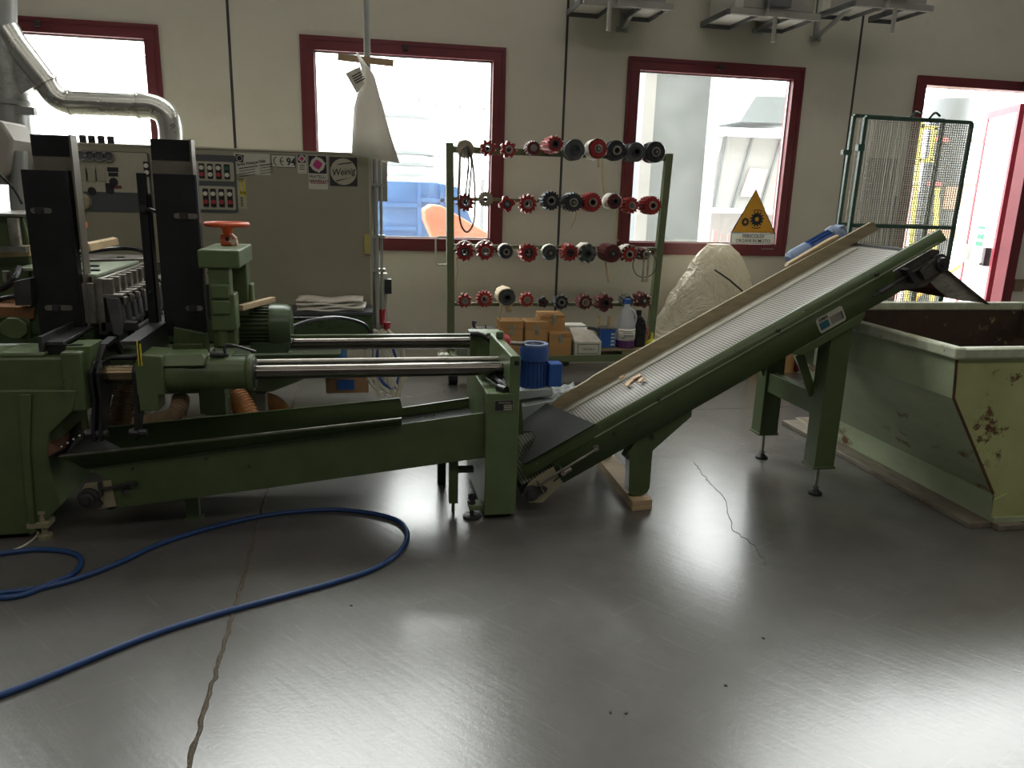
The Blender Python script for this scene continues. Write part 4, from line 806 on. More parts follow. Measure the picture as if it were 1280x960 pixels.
s2 = MB().box(xa+.004, xb-.004, cy-.002, cy-.001, za+.004, zb-.004).build('sticker_field', stp, o)
zc = (za+zb)/2
for j, x_ in enumerate((xa+.042, xa+.085)):
    mb = MB(); P = [V((x_+.026*cos(a), 0, zc+.030*sin(a))) for a in [radians(100+k*16) for k in range(11)]]
    L_ = [V((p.x, cy-.0022, p.z)) for p in P]; S_ = [V((x_+(p.x-x_)*.78, cy-.0022, zc+(p.z-zc)*.82)) for p in P]; mb.grid([L_, S_])
    if j: mb.box(x_-.022, x_-.002, cy-.0024, cy-.0022, zc-.003, zc+.003)
    mb.build('ce_mark', inkblack, o, solid=.0008)
text('94', .072, (xa+.103, cy-.0024, zc-.026), inkblack, 'sticker_lettering', o, bold=.002, sx=.9)
for lbl, x0, y0, x1, y1, big in (('small sticker with magenta emblem', 371.5, 193, 383.5, 217, 0), ('dealer sticker with magenta emblem', 384.5, 194, 410, 237, 1)):
    o, xa, xb, za, zb = sticker(lbl, x0, y0, x1, y1, stp); wdt = xb-xa; e = MB().box(xa+.003, xb-.005, cy-.002, cy-.001, zb-wdt*.92, zb-.002).build('emblem_field', inkblack, o)
    xc, z_ = (xa+xb)/2, zb-wdt*.46; mb = MB(); disc(mb, xc, z_, cy-.002, wdt*.37)
    for k in range(4): a = radians(90*k+10); mb.prism([V((xc+wdt*.36*cos(a-.3), cy-.002, z_+wdt*.36*sin(a-.3))), V((xc+wdt*.44*cos(a), cy-.002, z_+wdt*.44*sin(a))), V((xc+wdt*.36*cos(a+.2), cy-.002, z_+wdt*.36*sin(a+.2)))], (0, -.001, 0))
    mb.build('emblem_ring', stp, o); mb = MB(); P = []
    for k in range(4):
        for a, r in ((90*k, .25), (90*k+20, .22), (90*k+65, .22), (90*k+80, .25)): P.append(V((xc+wdt*r*cos(radians(a+15)), cy-.0032, z_+wdt*r*sin(radians(a+15)))))
    mb.prism(P, (0, -.001, 0)); mb.build('emblem_core', inkpink, o)
    if big:
        text('FRATELLI', .030, (xa+.004, cy-.0018, zb-wdt*.92-.032), inkblack, 'sticker_lettering', o, sx=.98, bold=.0004); text('NOVELLO', .030, (xa+.004, cy-.0018, zb-wdt*.92-.062), inkblack, 'sticker_lettering', o, sx=1.0, bold=.0004)
    for i in range(3 if not big else 2):
        zz = za+.055-i*.016 if big else za+.055-i*.014; mb = MB(); mb.box(xa+.012, xb-.012, cy-.0022, cy-.0012, zz, zz+.005); mb.build('printed_line', inkred if big else inkblack, o)
o, xa, xb, za, zb = sticker('maker plate: dark square with script name in a pale disc', 411.5, 196, 447, 233, M('plate_dark', (.03, .03, .034), .35, var=.03), .003)
xc, z_ = (xa+xb)/2, (za+zb)/2; mb = MB(); disc(mb, xc, z_, cy-.003, .092, seg=40); mb.build('plate_disc', greyl, o)
sh = rot('Y', -7) @ V((1, 0, 0)); su = rot('Y', -7) @ V((0, 0, 1))
text('Weinig', .066, (xc, cy-.0045, z_-.022), inkblack, 'plate_lettering', o, sh, su, align='CENTER', shear=.25, sx=.86, bold=.0008)
mb = MB(); mb.prism([V((xc-.055, cy-.004, z_+.043)), V((xc+.058, cy-.004, z_+.060)), V((xc+.058, cy-.004, z_+.068)), V((xc-.02, cy-.004, z_+.056))], (0, -.001, 0)); mb.prism([V((xc-.055, cy-.004, z_-.062)), V((xc+.07, cy-.004, z_-.034)), V((xc+.03, cy-.004, z_-.046)), V((xc-.05, cy-.004, z_-.070))], (0, -.001, 0)); mb.build('plate_bars', inkblack, o)
o, xa, xb, za, zb = sticker('narrow safety sticker with yellow pictogram', 295.5, 222, 309, 261, M('aged_sticker', (.40, .37, .25), .6, var=.1))
mb = MB(); mb.box(xa+.022, xa+.032, cy-.002, cy-.001, za+.10, za+.20); mb.box(xa+.045, xa+.055, cy-.002, cy-.001, za+.10, za+.20); mb.box(xa+.02, xa+.06, cy-.002, cy-.001, za+.09, za+.12); mb.build('pictogram', yellow, o)
mb = MB()
for i in range(7): mb.box(xa+.02, xb-.025, cy-.002, cy-.001, za+.015+i*.010, za+.020+i*.010)
mb.box(xa+.004, xb-.01, cy-.002, cy-.001, zb-.012, zb-.006); mb.box(xa+.015, xb-.02, cy-.002, cy-.001, zb-.024, zb-.018); mb.build('printed_line', inkblack, o, split=True)
# gauge panel on the left part
gp = rrect(MB(), -1.86, -1.42, 1.40, 1.80, cy, .005, .02).build('gauge_panel', greyd, cc)
rrect(MB(), -1.86, -1.435, 1.53, 1.795, cy-.005, .002, .006).build('gauge_field', greyl, gp)
mb = MB()
for px in (102, 113, 125, 137): x_ = cp_(px, 190)[0]; mb.ring((x_, cy-.007, 1.765), (x_, cy-.03, 1.765), .035, .027)
mb.build('gauge_bezel', M('chrome', (.6, .58, .52), .15, 1, var=.1), gp, split=True)
mb = MB()
for px in (102, 113, 125, 137): x_ = cp_(px, 190)[0]; mb.cyl((x_, cy-.007, 1.765), (x_, cy-.02, 1.765), .028)
mb.build('gauge_face', greyd, gp, split=True)
mb = MB()
for px in (102, 113, 125, 137): x_ = cp_(px, 190)[0]; mb.lathe((x_, cy+.05, 1.85), (0, 0, 1), [(0, 0), (.022, 0), (.022, .035), (.025, .037), (.018, .05), (0, .05)], 16)
mb.build('regulator_knob', blackbar, cc, split=True)
mb = MB()
for px in (102.5, 113.8, 125.5): x_ = cp_(px, 210)[0]; rrect(mb, x_-.033, x_+.033, 1.60, 1.685, cy-.007, .004, .004)
mb.build('blank_plate', M('blank_cover', (.34, .32, .25), .5), gp, split=True)
x_ = cp_(141, 208)[0]; mb = MB(); mb.box(x_-.035, x_+.035, cy-.009, cy-.007, 1.665, 1.695); mb.box(x_-.03, x_+.03, cy-.009, cy-.007, 1.635, 1.66); mb.cyl((x_, cy-.007, 1.60), (x_, cy-.02, 1.60), .026); mb.box(x_-.055, x_-.005, cy-.012, cy-.007, 1.475+.05, 1.475+.115); mb.build('gauge_switch', inkblack, gp)
MB().box(x_-.015, x_+.045, cy-.009, cy-.007, 1.555, 1.575).build('red_label', M('dull_red_label', (.16, .03, .05), .5), gp)
mb = MB(); mb.cyl((cp_(115, 234)[0], cy-.007, 1.535), (cp_(115, 234)[0], cy-.012, 1.535), .026); mb.build('panel_socket', inkblack, gp)
mb = MB(); x_ = cp_(103, 253)[0]; mb.lathe((x_, cy-.005, 1.46), (0, -1, 0), [(0, .03), (.04, .03), (.055, .02), (.062, 0), (0, 0)], 28); mb.box(x_-.004, x_+.004, cy-.037, cy-.034, 1.46, 1.51); lab(mb.build('rotary_dial', tan, cc), 'round tan dial')
# ================================================================ moulding machine bed behind the rails
mm = thing('moulding_machine', 'long green four-sided moulding machine bed with motor and handwheel spindle', 'moulding machine', (-1.5, 5.1, 0))
mb = MB(); mb.box(-2.6, .06, 5.45, 5.75, .545, .735); b1 = mb.build('machine_bed', speck, mm, bev=.006)
MB().box(-2.6, .062, 5.44, 5.80, .735, .755).build('bed_ledge', greyd, mm)
mb = MB(); mb.box(-2.6, .05, 5.5, 6.2, .50, .545); mb.build('bed_underside', greend, mm)
mb = MB(); mb.prism([(-2.6, 5.0, .30), (-.60, 5.0, .30), (-.35, 5.0, .40), (-.15, 5.0, .55), (-2.6, 5.0, .55)], (0, .4, 0)); mb.prism([(-.97, 4.62, .27), (-.82, 4.62, .25), (-.82, 4.62, .56), (-.97, 4.62, .56)], (0, .5, 0)); mb.build('lower_beam', greend, mm, bev=.008)
mb = MB(); mb.box(-.86, -.72, 5.15, 5.3, .02, .50); mb.box(-.72, -.66, 5.15, 5.3, .02, .25); mb.build('grey_pedestal', M('pedestal_grey', (.33, .33, .28), .5), mm, bev=.004)
mb = MB(); mb.box(-2.6, -1.78, 4.6, 5.2, .0, .60); mb.build('machine_base', greend, mm, bev=.01)
mb = MB(); mb.box(-1.295, -1.26, 4.05, 5.15, .86, 1.14); mb.box(-1.345, -1.29, 4.02, 4.06, .92, 1.12); mb.build('pressure_frame', steelw, mm, bev=.003)
mb = MB(); mb.prism([(-1.37, 4.06, 1.145), (-1.28, 4.05, 1.145), (-1.28, 4.80, 1.145), (-1.75, 4.55, 1.145), (-1.75, 4.32, 1.145), (-1.37, 4.30, 1.145)], (0, 0, .014)); mb.build('pressure_table', M('pale_green_steel', (.36, .42, .32), .35, .3), mm, bev=.002)
mb = MB(); mb.prism([(-1.95, 4.62, 1.148), (-1.28, 4.92, 1.148), (-1.28, 5.15, 1.148), (-1.95, 5.2, 1.148)], (0, 0, .014)); mb.build('rear_table', steelw, mm, bev=.002)
mb = MB()
for x, y in ((-1.55, 4.42), (-1.40, 4.42), (-1.33, 4.2), (-1.62, 4.95), (-1.42, 4.95)): mb.box(x-.02, x+.02, y-.01, y+.01, 1.155, 1.168)
mb.build('table_slot', rubber, mm, split=True)
mb = MB(); mb.tube(spline([(-1.75, 5.05, 1.17), (-1.55, 5.25, 1.19), (-1.42, 5.25, 1.19), (-1.30, 5.12, 1.17)], 8), .014, 8); mb.build('black_cable', rubberg, mm)
padm = M('dark_grey_pad', (.10, .10, .11), .4, .3, var=.3)
for i in range(10):
    y = 4.08+i*.105; mb = MB(); mb.box(-1.262, -1.215, y-.018, y+.018, 1.06, 1.135); mb.box(-1.262, -1.17, y-.03, y+.03, 1.045, 1.06); mb.build('roller_bracket', steelw, mm, bev=.002)
    mb = MB(); mb.prism([(-1.235, y-.032, .86), (-1.19, y-.032, .845), (-1.175, y-.032, .90), (-1.185, y-.032, 1.045), (-1.25, y-.032, 1.05)], (0, .064, 0)); pd = mb.build('pressure_shoe', padm, mm, bev=.008)
    mb = MB(); mb.lathe((-1.168, y, 1.035), (0, 0, 1), [(0, -.035), (.014, -.028), (.017, 0), (.014, .01), (0, .012)], 12); mb.build('shoe_screw', steelw, pd)
mb = MB(); mb.box(-1.40, -1.28, 4.3, 4.45, .60, .88); mb.box(-1.25, -1.13, 4.55, 4.7, .60, .88); mb.build('bar_support', greend, mm)
# spindle with handwheel
mb = MB(); mb.prism([(-.795, 3.98, 1.20), (-.60, 3.98, 1.20), (-.60, 4.45, 1.20), (-.795, 4.45, 1.20)], (0, 0, .09)); mb.build('spindle_head', greenl, mm, bev=.008)
mb = MB(); mb.box(-.755, -.655, 4.0, 4.10, .885, 1.20); mb.box(-.745, -.66, 3.985, 4.02, 1.05, 1.12); mb.box(-.745, -.66, 3.985, 4.02, .97, 1.04); mb.box(-.665, -.635, 4.0, 4.12, .885, 1.07); mb.cyl((-.71, 4.04, .80), (-.71, 4.04, .89), .035); mb.build('spindle_slide', greenl, mm, bev=.006)
mb = MB(); mb.box(-.755, -.645, 4.02, 4.14, .79, .89); mb.build('spindle_base', green, mm, bev=.01)
mb = MB(); mb.box(-.70, -.615, 4.32, 4.44, .80, 1.20); mb.box(-.615, -.595, 4.34, 4.44, .80, 1.08); mb.build('rear_spindle_post', greenl, mm, bev=.008)
hw = V((-.70, 4.30, 1.40)); mb = MB(); mb.lathe(hw, (0, 0, 1), [(.103+.0125*cos(a), .0125*sin(a)) for a in [2*pi*k/10 for k in range(10)]], 40, True)
for k in range(3): a = 2*pi*k/3+.4; mb.bar(hw+V((0, 0, -.012)), hw+V((cos(a), sin(a), 0))*.1, .02, .008)
mb.lathe(hw, (0, 0, 1), [(0, -.065), (.022, -.065), (.025, -.03), (.032, -.02), (.032, 0), (0, .004)], 20); lab(mb.build('handwheel', orred, mm), 'orange-red handwheel')
mb = MB(); mb.cyl(hw+V((0, 0, -.085)), hw+V((0, 0, -.06)), .022); mb.build('wheel_hub', rubber, mm)
mb = MB(); mb.prism([hw+V(q) for q in ((-.035, -.02, -.11), (.05, -.02, -.11), (.045, -.02, -.07), (.02, -.02, -.045), (-.035, -.02, -.05))], (0, .05, 0)); mb.build('position_indicator', M('chipped_red', (.50, .09, .04), .4, col2=(.6, .5, .4), t0=.5, t1=.55, s2=30), mm, bev=.006)
# motor
mc = V((-.70, 4.40, .845)); mb = MB(); mb.lathe(mc, (1, 0, 0), [(0, 0), (.095, 0), (.095, .2), (.0, .2)], 28); mo = mb.build('motor', green, mm)
mb = MB()
for k in range(30): a = 2*pi*k/30; d = V((0, cos(a), sin(a))); mb.bar(mc+d*.10, mc+d*.10+V((.19, 0, 0)), .004, .026, d)
mb.build('motor_fin', greend, mo, split=True)
mb = MB(); mb.lathe(mc, (1, 0, 0), [(.0, .185), (.118, .185), (.121, .20), (.119, .27), (.105, .298), (.06, .305), (0, .305)], 32); mb.build('fan_cowl', speck, mo)
mb = MB(); mb.prism([(-.62, 4.32, .70), (-.42, 4.32, .70), (-.40, 4.32, .76), (-.62, 4.32, .76)], (0, .16, 0)); mb.build('motor_foot', speck, mm, bev=.004)
mb = MB(); mb.cyl((-.52, 4.9, .80), (-.20, 4.9, .80), .012); mb.tube(spline([(-.42, 4.45, .82), (-.30, 4.6, .84), (-.15, 4.8, .82), (.0, 4.9, .76), (.05, 5.0, .66)], 6), .012, 8); mb.build('motor_cable', rubberg, mm)
# left background of the machine
mb = MB(); mb.prism([A(-30, 268, 4.5), A(28, 270, 4.5), A(38, 310, 4.5), A(38, 400, 4.5), A(-30, 400, 4.5)], (0, .5, 0)); mb.build('head_housing', green2, mm, bev=.01)
mb = MB(); mb.prism([A(-30, 266, 4.45), A(29, 268, 4.45), A(29, 271, 4.45), A(-30, 269, 4.45)], (0, .5, 0)); mb.build('head_cover', steelw, mm)
mb = MB(); c = A(20, 285, 4.45); mb.cyl((c.x, 4.43, c.z-.09), (c.x, 4.43, c.z+.05), .028); mb.box(c.x-.12, c.x+.06, 4.38, 4.45, c.z-.12, c.z-.09); mb.build('adjusting_spindle', steelw, mm)
mb = MB(); mb.cyl((c.x-.04, 4.25, 1.12), (c.x-.04, 4.25, 1.20), .012); mb.cyl((c.x+.01, 4.25, 1.10), (c.x+.01, 4.25, 1.15), .02, seg=6); mb.build('adjusting_screw', steelw, mm, split=True)
mb = MB(); mb.prism([A(16, 352, 3.95), A(37, 348, 3.95), A(40, 382, 3.95), A(19, 382, 3.95)], (0, .1, 0)); mb.build('steel_block', blackbar, mm, bev=.003)
mb = MB(); mb.prism([A(-20, 383, 4.0), A(43, 384, 4.0), A(42, 399, 4.0), A(-20, 396, 4.0)], (0, .3, 0)); mb.build('copper_guide', M('copper_brown', (.20, .09, .04), .4, .4, var=.3), mm, bev=.004)
c = A(17, 411, 3.95); mb = MB(); P = [c+V((.062*cos(a), 0, .055*sin(a))) for a in [radians(22.5+45*k) for k in range(8)]]; mb.prism(P, (-.04, .25, 0)); mb.prism([A(25, 397, 4.0), A(37, 397, 4.0), A(37, 424, 4.0), A(25, 424, 4.0)], (0, .2, 0)); mb.build('feed_gearbox', green2, mm, bev=.005)
mb = MB(); mb.tube(spline([A(-8, 365, 4.2), A(8, 358, 4.2), A(18, 348, 4.2), A(24, 335, 4.3)], 6), .016, 8); mb.tube(spline([A(-8, 376, 4.15), A(10, 372, 4.15), A(24, 370, 4.15)], 6), .012, 8); mb.build('hydraulic_hose', rubberg, mm)
mb = MB(); mb.prism([A(-20, 150, 5.2), A(2, 150, 5.2), A(16, 175, 5.2), A(10, 215, 5.2), A(0, 225, 5.2), A(-20, 232, 5.2)], (0, .35, 0)); mb.build('hood_cover', M('beige_hood', (.34, .31, .27), .5, var=.05), mm, bev=.02)
mb = MB(); mb.tube(spline([A(-4, 215, 5.0), A(10, 228, 5.0), A(20, 240, 5.0), A(28, 255, 5.0)], 6), .008, 8); mb.build('hood_cable', rubberg, mm)
hb_ = MB(); r_ = lambda t: .058; pth = spline([A(22, 190, 5.3), A(23, 215, 5.3), A(24, 245, 5.3), A(26, 268, 5.3)], 12); hb_.tube(pth, .045, 16)
for i in range(0, len(pth)): hb_.ring(pth[i]+V((0, 0, -.006)), pth[i]+V((0, 0, .006)), .052, .044, 16)
t = hb_.build('spiral_suction_hose', galvd); tag(t, 'grey ribbed suction hose rising at the far left edge behind the black plate', 'hose')
# loose timber boards on the machine
tag(MB().prism([A(-20, 309, 4.42), A(37, 307, 4.42), A(37, 320, 4.42), A(-20, 323, 4.42)], (0, .06, 0)).build('wooden_lath', woodl, bev=.002), 'pale wooden lath lying across the machine at the far left edge', 'wooden lath')
tag(MB().prism([A(105, 303, 4.5), A(112, 305, 4.5), A(114, 314, 4.5), A(105, 316, 4.5)], (0, .5, 0)).build('wooden_lath', woodl, bev=.003), 'short pale lath end beside the tall left black plate', 'wooden lath')
st_ = MB(); st_.bar(A(300, 385, 4.12), A(341, 374, 4.6), .035, .028); tag(st_.build('wooden_stick', woodl, bev=.002), 'pale square wooden stick resting on top of the green motor', 'wooden stick')
p = A(104, 281, 5.0); mb = MB(); mb.lathe(p, (1, 0, 0), [(0, -.03), (.02, -.025), (.024, 0), (.018, .018), (0, .024)], 14); lab(mb.build('orange_knob', M('orange_knob', (.75, .22, .1), .4), mm), 'small orange knob')
# ---- papers on the bed
for i, (dx, dz, r) in enumerate(((0, 0, 2), (.02, .019, -3), (-.005, .038, 3), (.0, .057, -1))):
    mb = MB(); n = 9; c = V((-.235+dx, 5.61, .760+dz)); m = rot('Z', r); rows = []
    for a in range(n):
        rows.append([c+m @ V((-.23+.46*a/(n-1), -.13+.26*b/4, .004+.006*sin(a*1.3+i*2)+.008*(abs(a-4)/4)**2*(1 if i > 1 else .2))) for b in range(5)])
    mb.grid(rows); o = mb.build('paper_stack', paper if i != 3 else paperc, solid=.015)
    tag(o, ['bottom layer of the stack of papers on the machine ledge', 'second layer from the bottom in the stack of papers on the ledge', 'third layer up in the stack of papers, with curled edges', 'topmost printed sheet of the stack of papers on the machine ledge'][i], 'paper', 'papers stacked on the machine ledge')
# ================================================================ hoses under the machine
def ribbed(name, pts, r, mat, label, n=14, rib=.006, step=2):
    P = spline(pts, n); mb = MB(); mb.tube(P, r, 18)
    for i in range(1, len(P)-1, step): d = (P[i+1]-P[i-1]).normalized(); mb.ring(P[i]-d*.004, P[i]+d*.004, r+rib, r-.002, 18)
    return tag(mb.build(name, mat), label, 'hose')
ribbed('suction_hose', [A(159, 478, 4.6), A(155, 500, 4.55), A(150, 525, 4.5), A(146, 552, 4.5)], .055, brownhose, 'dark brown suction hose hanging straight down between the black lever plates')
ribbed('suction_hose', [A(155, 535, 5.0), A(175, 530, 5.0), A(205, 525, 5.0), A(222, 514, 5.0), A(226, 498, 5.1)], .05, hosecream, 'cream and brown striped hose lying on the floor behind the trough', n=10, step=1)
ribbed('suction_hose', [A(288, 480, 5.0), A(293, 492, 4.9), A(305, 510, 4.85), A(316, 535, 4.8)], .065, orangehose, 'amber ribbed hose running down from under the round sleeve casting')
ribbed('suction_hose', [A(310, 512, 5.3), A(322, 504, 5.3), A(338, 503, 5.35), A(352, 515, 5.4), A(356, 540, 5.4)], .06, orangehose, 'curved amber hose elbow on the floor, right of the other amber hose', rib=.002)
mb = MB(); mb.cyl(A(283, 483, 4.95), A(300, 500, 4.9), .078, .066); mb.build('hose_clamp', M('white_duct_tape', (.5, .47, .4), .4), bpy.data.objects['suction_hose.002'])
# wooden box and blue tin hanging behind the rails
mb = MB(); c0, c1 = A(407, 474, 5.5), A(461, 491, 5.5); mb.box(c0.x, c1.x, 5.5, 5.75, c1.z, c0.z+.03); t = mb.build('wooden_case', M('brown_case', (.30, .17, .08), .6, var=.15), bev=.006); tag(t, 'brown wooden case below the rails, seen under the front rail', 'case')
mb = MB(); a = A(421, 475, 5.49); b = A(443, 487, 5.49); mb.box(a.x, b.x, 5.49, 5.5, b.z, a.z); mb.build('blue_label', bluecan, t)
mb = MB(); a = A(417, 447, 5.3); mb.cyl((a.x+.02, 5.42, a.z-.12), (a.x+.02, 5.42, a.z+.05), .07); t = mb.build('blue_drum', M('blue_drum_paint', (.03, .14, .34), .4)); tag(t, 'small blue drum between the two steel rails, above the brown case', 'drum')
MB().cyl((a.x+.02, 5.42, a.z+.05), (a.x+.02, 5.42, a.z+.065), .05).build('drum_cap', greend, t)
# grey cable coil hanging right of the cabinet
cb = thing('cable_coil', 'bunch of pale grey cables looped beside the cabinet, behind the rails', 'cable', (.08, 5.55, .05))
for k in range(9):
    x0 = A(462+k*3, 425, 5.5).x; zt = .62-.02*(k % 3); mb = MB(); w_ = random.uniform(.01, .06)
    P = [(x0, 5.5+random.uniform(-.04, .04), zt), (x0-w_*.6, 5.48, .48), (x0+random.uniform(-.04, .04), 5.5, .28), (x0+w_+.02, 5.5, .12+.03*(k % 3)), (x0+w_+.07, 5.52, .30), (x0+w_*.8+.03, 5.5, .5), (x0+.03, 5.52, zt)]
    mb.tube(spline(P, 8), .012, 6); mb.build('cable_loop', cablem if k != 5 else blueenam, cb)
mb = MB(); mb.tube(spline([(.17, 5.5, .60), (.26, 5.5, .50), (.27, 5.5, .30), (.22, 5.5, .10), (.15, 5.5, .06)], 8), .019, 10); mb.build('thick_cable', M('cream_cable', (.48, .45, .36), .5), cb)
# conduits, boxes
cd_ = thing('cable_conduit', 'pair of grey vertical steel conduits fixed beside the cabinet', 'conduit', (.1, 5.9, .1))
gcon = M('grey_conduit', (.36, .37, .34), .4, .3, var=.08)
def vc(px, y, z0, z1, r, Y): x = A(px, y, Y).x; return MB().cyl((x, Y, z0), (x, Y, z1), r, seg=14)
xq = .088; mb = MB(); mb.cyl((xq-.032, 5.93, 1.5), (xq-.032, 5.93, 4.2), .024, seg=14); mb.build('upper_conduit', gcon, cd_)
mb = MB(); mb.cyl((xq+.01, 5.86, .12), (xq+.01, 5.86, 1.86), .019, seg=14); mb.cyl((xq+.05, 5.88, .7), (xq+.05, 5.88, 1.86), .012, seg=12); mb.cyl((xq-.02, 5.9, .12), (xq-.02, 5.9, 1.86), .014, seg=12); mb.build('lower_conduit', gcon, cd_)
mb = MB()
for z in (1.62, 1.0, 1.25): mb.box(xq-.05, xq+.075, 5.83, 5.9, z, z+.022)
mb.build('conduit_clip', galv, cd_, split=True)
tb_ = thing('junction_box', 'grey flat metal junction box behind the conduit, left of the rack', 'box', (.2, 6.1, 1.4)); a, b = A(462, 196, 6.1), A(484.5, 252, 6.1)
MB().box(a.x, b.x, 6.1, 6.25, b.z, a.z).build('box_body', M('box_greybeige', (.30, .29, .25), .5), tb_, bev=.004)
mb = MB(); mb.obox(A(474, 196, 6.08), (.14, .003, .06), rot('Y', 14)); mb.build('paper_tag', paper, tb_)
sb = thing('socket_box', 'pale grey socket box with red plugs behind the papers', 'socket box', (.22, 5.95, .5)); a, b = A(467, 342, 5.95), A(485, 390, 5.95)
MB().box(a.x, b.x, 5.95, 6.05, b.z-.25, a.z).build('box_body', palebox, sb, bev=.005)
mb = MB(); a = A(486, 357, 5.93); mb.box(a.x-.03, a.x+.02, 5.9, 5.97, a.z-.06, a.z+.05); mb.build('socket_cover', inkblack, sb)
for px, py in ((478, 398), (484, 414)):
    a = A(px, py, 5.88); mb = MB(); mb.cyl(a, a+V((0, .0, .07)), .022, .028); mb.cyl(a+V((0, 0, -.05)), a, .014, .022); mb.build('plug', redplug, sb)
mb = MB(); mb.tube(spline([A(472, 384, 5.9), A(476, 390, 5.88), A(479, 396, 5.88)], 6), .005, 6); mb.build('plug_cord', cablem, sb)
a = A(459, 305, 5.82); t = MB().box(a.x-.02, a.x+.02, 5.78, 5.80, a.z-.07, a.z+.07).build('yellow_tag', M('yellowish_tag', (.45, .38, .12), .6)); tag(t, 'small yellowish tag beside the lower conduit', 'tag')
# hanging bag on a stick
t = MB(); t.bar(A(422, 71, 5.893), A(492, 79, 5.893), .02, .045); tag(t.build('wooden_batten', M('light_batten', (.35, .24, .14), .7, var=.1)), 'thin wooden batten held crosswise at the top of the conduit', 'batten')
hbg = thing('plastic_bag', 'folded milky plastic bag hanging from the crosswise batten', 'bag', (.0, 5.72, 1.8))
L_ = [(445, 66), (452, 86), (449, 112), (443, 135), (441, 165), (440, 194)]; R_ = [(447, 66), (462, 86), (468, 96), (477, 130), (487, 166), (499, 204)]
rows = []
for k, (l, r) in enumerate(zip(L_, R_)):
    row = []
    for j in range(9):
        f = j/8; x = l[0]+(r[0]-l[0])*f; y = l[1]+(r[1]-l[1])*f; row.append(A(x, y, 5.87-.17*min(1, k/3)+.035*sin(f*7+k*.8)*(k/5)+.02*(1-f)*min(1, k/3)))
    rows.append(row)
mb = MB(); mb.grid(rows); mb.build('bag_film', filmh, hbg, solid=.012)
mb = MB(); mb.prism([A(432, 92, 5.74), A(450, 83, 5.74), A(455, 105, 5.74), A(446, 117, 5.74)], (0, .003, 0)); lc = mb.build('bag_card', paperc, hbg)
p0, p1 = A(436, 93, 5.738), A(449, 86, 5.738); dd = (p1-p0).normalized(); uu = V((-dd.z, 0, dd.x))
for k in range(4): mb = MB(); mb.bar(p0-uu*(.022+.016*k)+dd*.01, p0-uu*(.022+.016*k)+dd*.085, .001, .007, uu); mb.build('printed_line', inkblack, lc)
# ================================================================ extraction duct top left
du = thing('extraction_duct', 'shiny galvanised extraction duct with branch, elbow and flanges at top left', 'duct', (-1.9, 6.0, 1.85))
Y_ = 6.0
mb = MB(); mb.cyl(A(2, -30, Y_), A(3, 36, Y_), .085, seg=28); mb.build('spiral_pipe', galvd, du)
mb = MB(); mb.lathe(A(3, 33, Y_), A(3, 37, Y_)-A(3, 33, Y_), [(.085, 0), (.095, .005), (.095, .02), (.085, .025)], 28); mb.build('pipe_collar', galv, du, split=True)
mb = MB(); mb.tube([A(6, 38, Y_), A(20, 58, Y_), A(60, 108, Y_)], lambda t: .092-.014*t, 26); mb.build('branch_pipe', galv, du)
mb = MB(); mb.tube([A(4, 38, Y_), A(8, 90, Y_), A(12, 125, Y_)], lambda t: .085+.03*t, 26); mb.prism([A(10, 50, Y_-.06), A(48, 105, Y_-.06), A(26, 118, Y_-.06), A(5, 122, Y_-.06)], (0, .12, 0)); mb.build('branch_body', M('spangled_galvanised', (.34, .35, .33), .45, .6, var=.35, scale=18), du)
mb = MB(); mb.tube([A(12, 128, Y_), A(17, 168, Y_)], .112, 26); mb.build('lower_pipe', galvd, du)
mb = MB(); a, b = A(12, 125, Y_), A(12.5, 131, Y_); mb.ring(a, b, .125, .10, 28); mb.box(a.x+.08, a.x+.19, Y_-.13, Y_-.08, a.z-.10, a.z-.05); mb.build('pipe_flange', galvd, du)
mb = MB(); mb.tube(spline([A(58, 106, Y_), A(66, 117, Y_), A(76, 125, Y_), A(88, 129, Y_)], 6), .075, 26); mb.build('lower_elbow', galv, du)
mb = MB(); mb.tube([A(86, 128.5, Y_), A(172, 132, Y_)], .077, 28); mb.build('level_pipe', galv, du)
mb = MB(); mb.tube(spline([A(170, 132, Y_), A(190, 133, Y_), A(206, 142, Y_), A(213, 160, Y_), A(214, 190, Y_)], 8), .083, 28); mb.build('upper_elbow', galv, du)
mb = MB()
for x, y, s in ((86, 128.5, .083), (172, 132, .088)): p = A(x, y, Y_); q = A(x+2, y+.1, Y_); mb.ring(p, q, s, .07, 28)
p = A(57, 104, Y_); q = A(59, 106.5, Y_); mb.ring(p, q, .088, .07, 28); mb.build('pipe_collar', galv, du, split=True)
# ================================================================ tool rack
RY = 6.30
rk = thing('tool_rack', 'green steel tool rack on castors, cutter heads on four bars', 'rack', (1.6, 6.3, 0))
def post(mb, xb, xt, z0, z1): return mb.prism([(xb-.03, RY-.03, z0), (xb+.03, RY-.03, z0), (xb+.03, RY+.03, z0), (xb-.03, RY+.03, z0)], (xt-xb, 0, z1-z0))
post(MB(), .715, .69, .28, 1.975).build('post', greenrack, rk, bev=.003); post(MB(), 2.485, 2.535, .28, 1.96).build('post', greenrack, rk, bev=.003)
BZ = (1.925, 1.545, 1.17, .69)
for z, yy in zip(BZ, (0, 0, 0, 0)):
    h = .05 if z > 1.9 else .028; MB().box(.715, 2.52, RY-.015, RY+.02, z-h/2, z+h/2).build('bar', greenrack, rk, bev=.002)
mb = MB(); mb.box(.70, 2.52, 5.98, 6.42, .262, .30); mb.box(.70, 2.52, 5.975, 5.99, .255, .31); mb.build('tray', greenrack, rk, bev=.003)
mb = MB(); mb.tube([(.68, RY, 1.24), (.60, RY, 1.24), (.585, RY, 1.225), (.585, RY, 1.03), (.60, RY, 1.015), (.68, RY, 1.015)], .008, 8); mb.build('side_handle', palebox, rk)
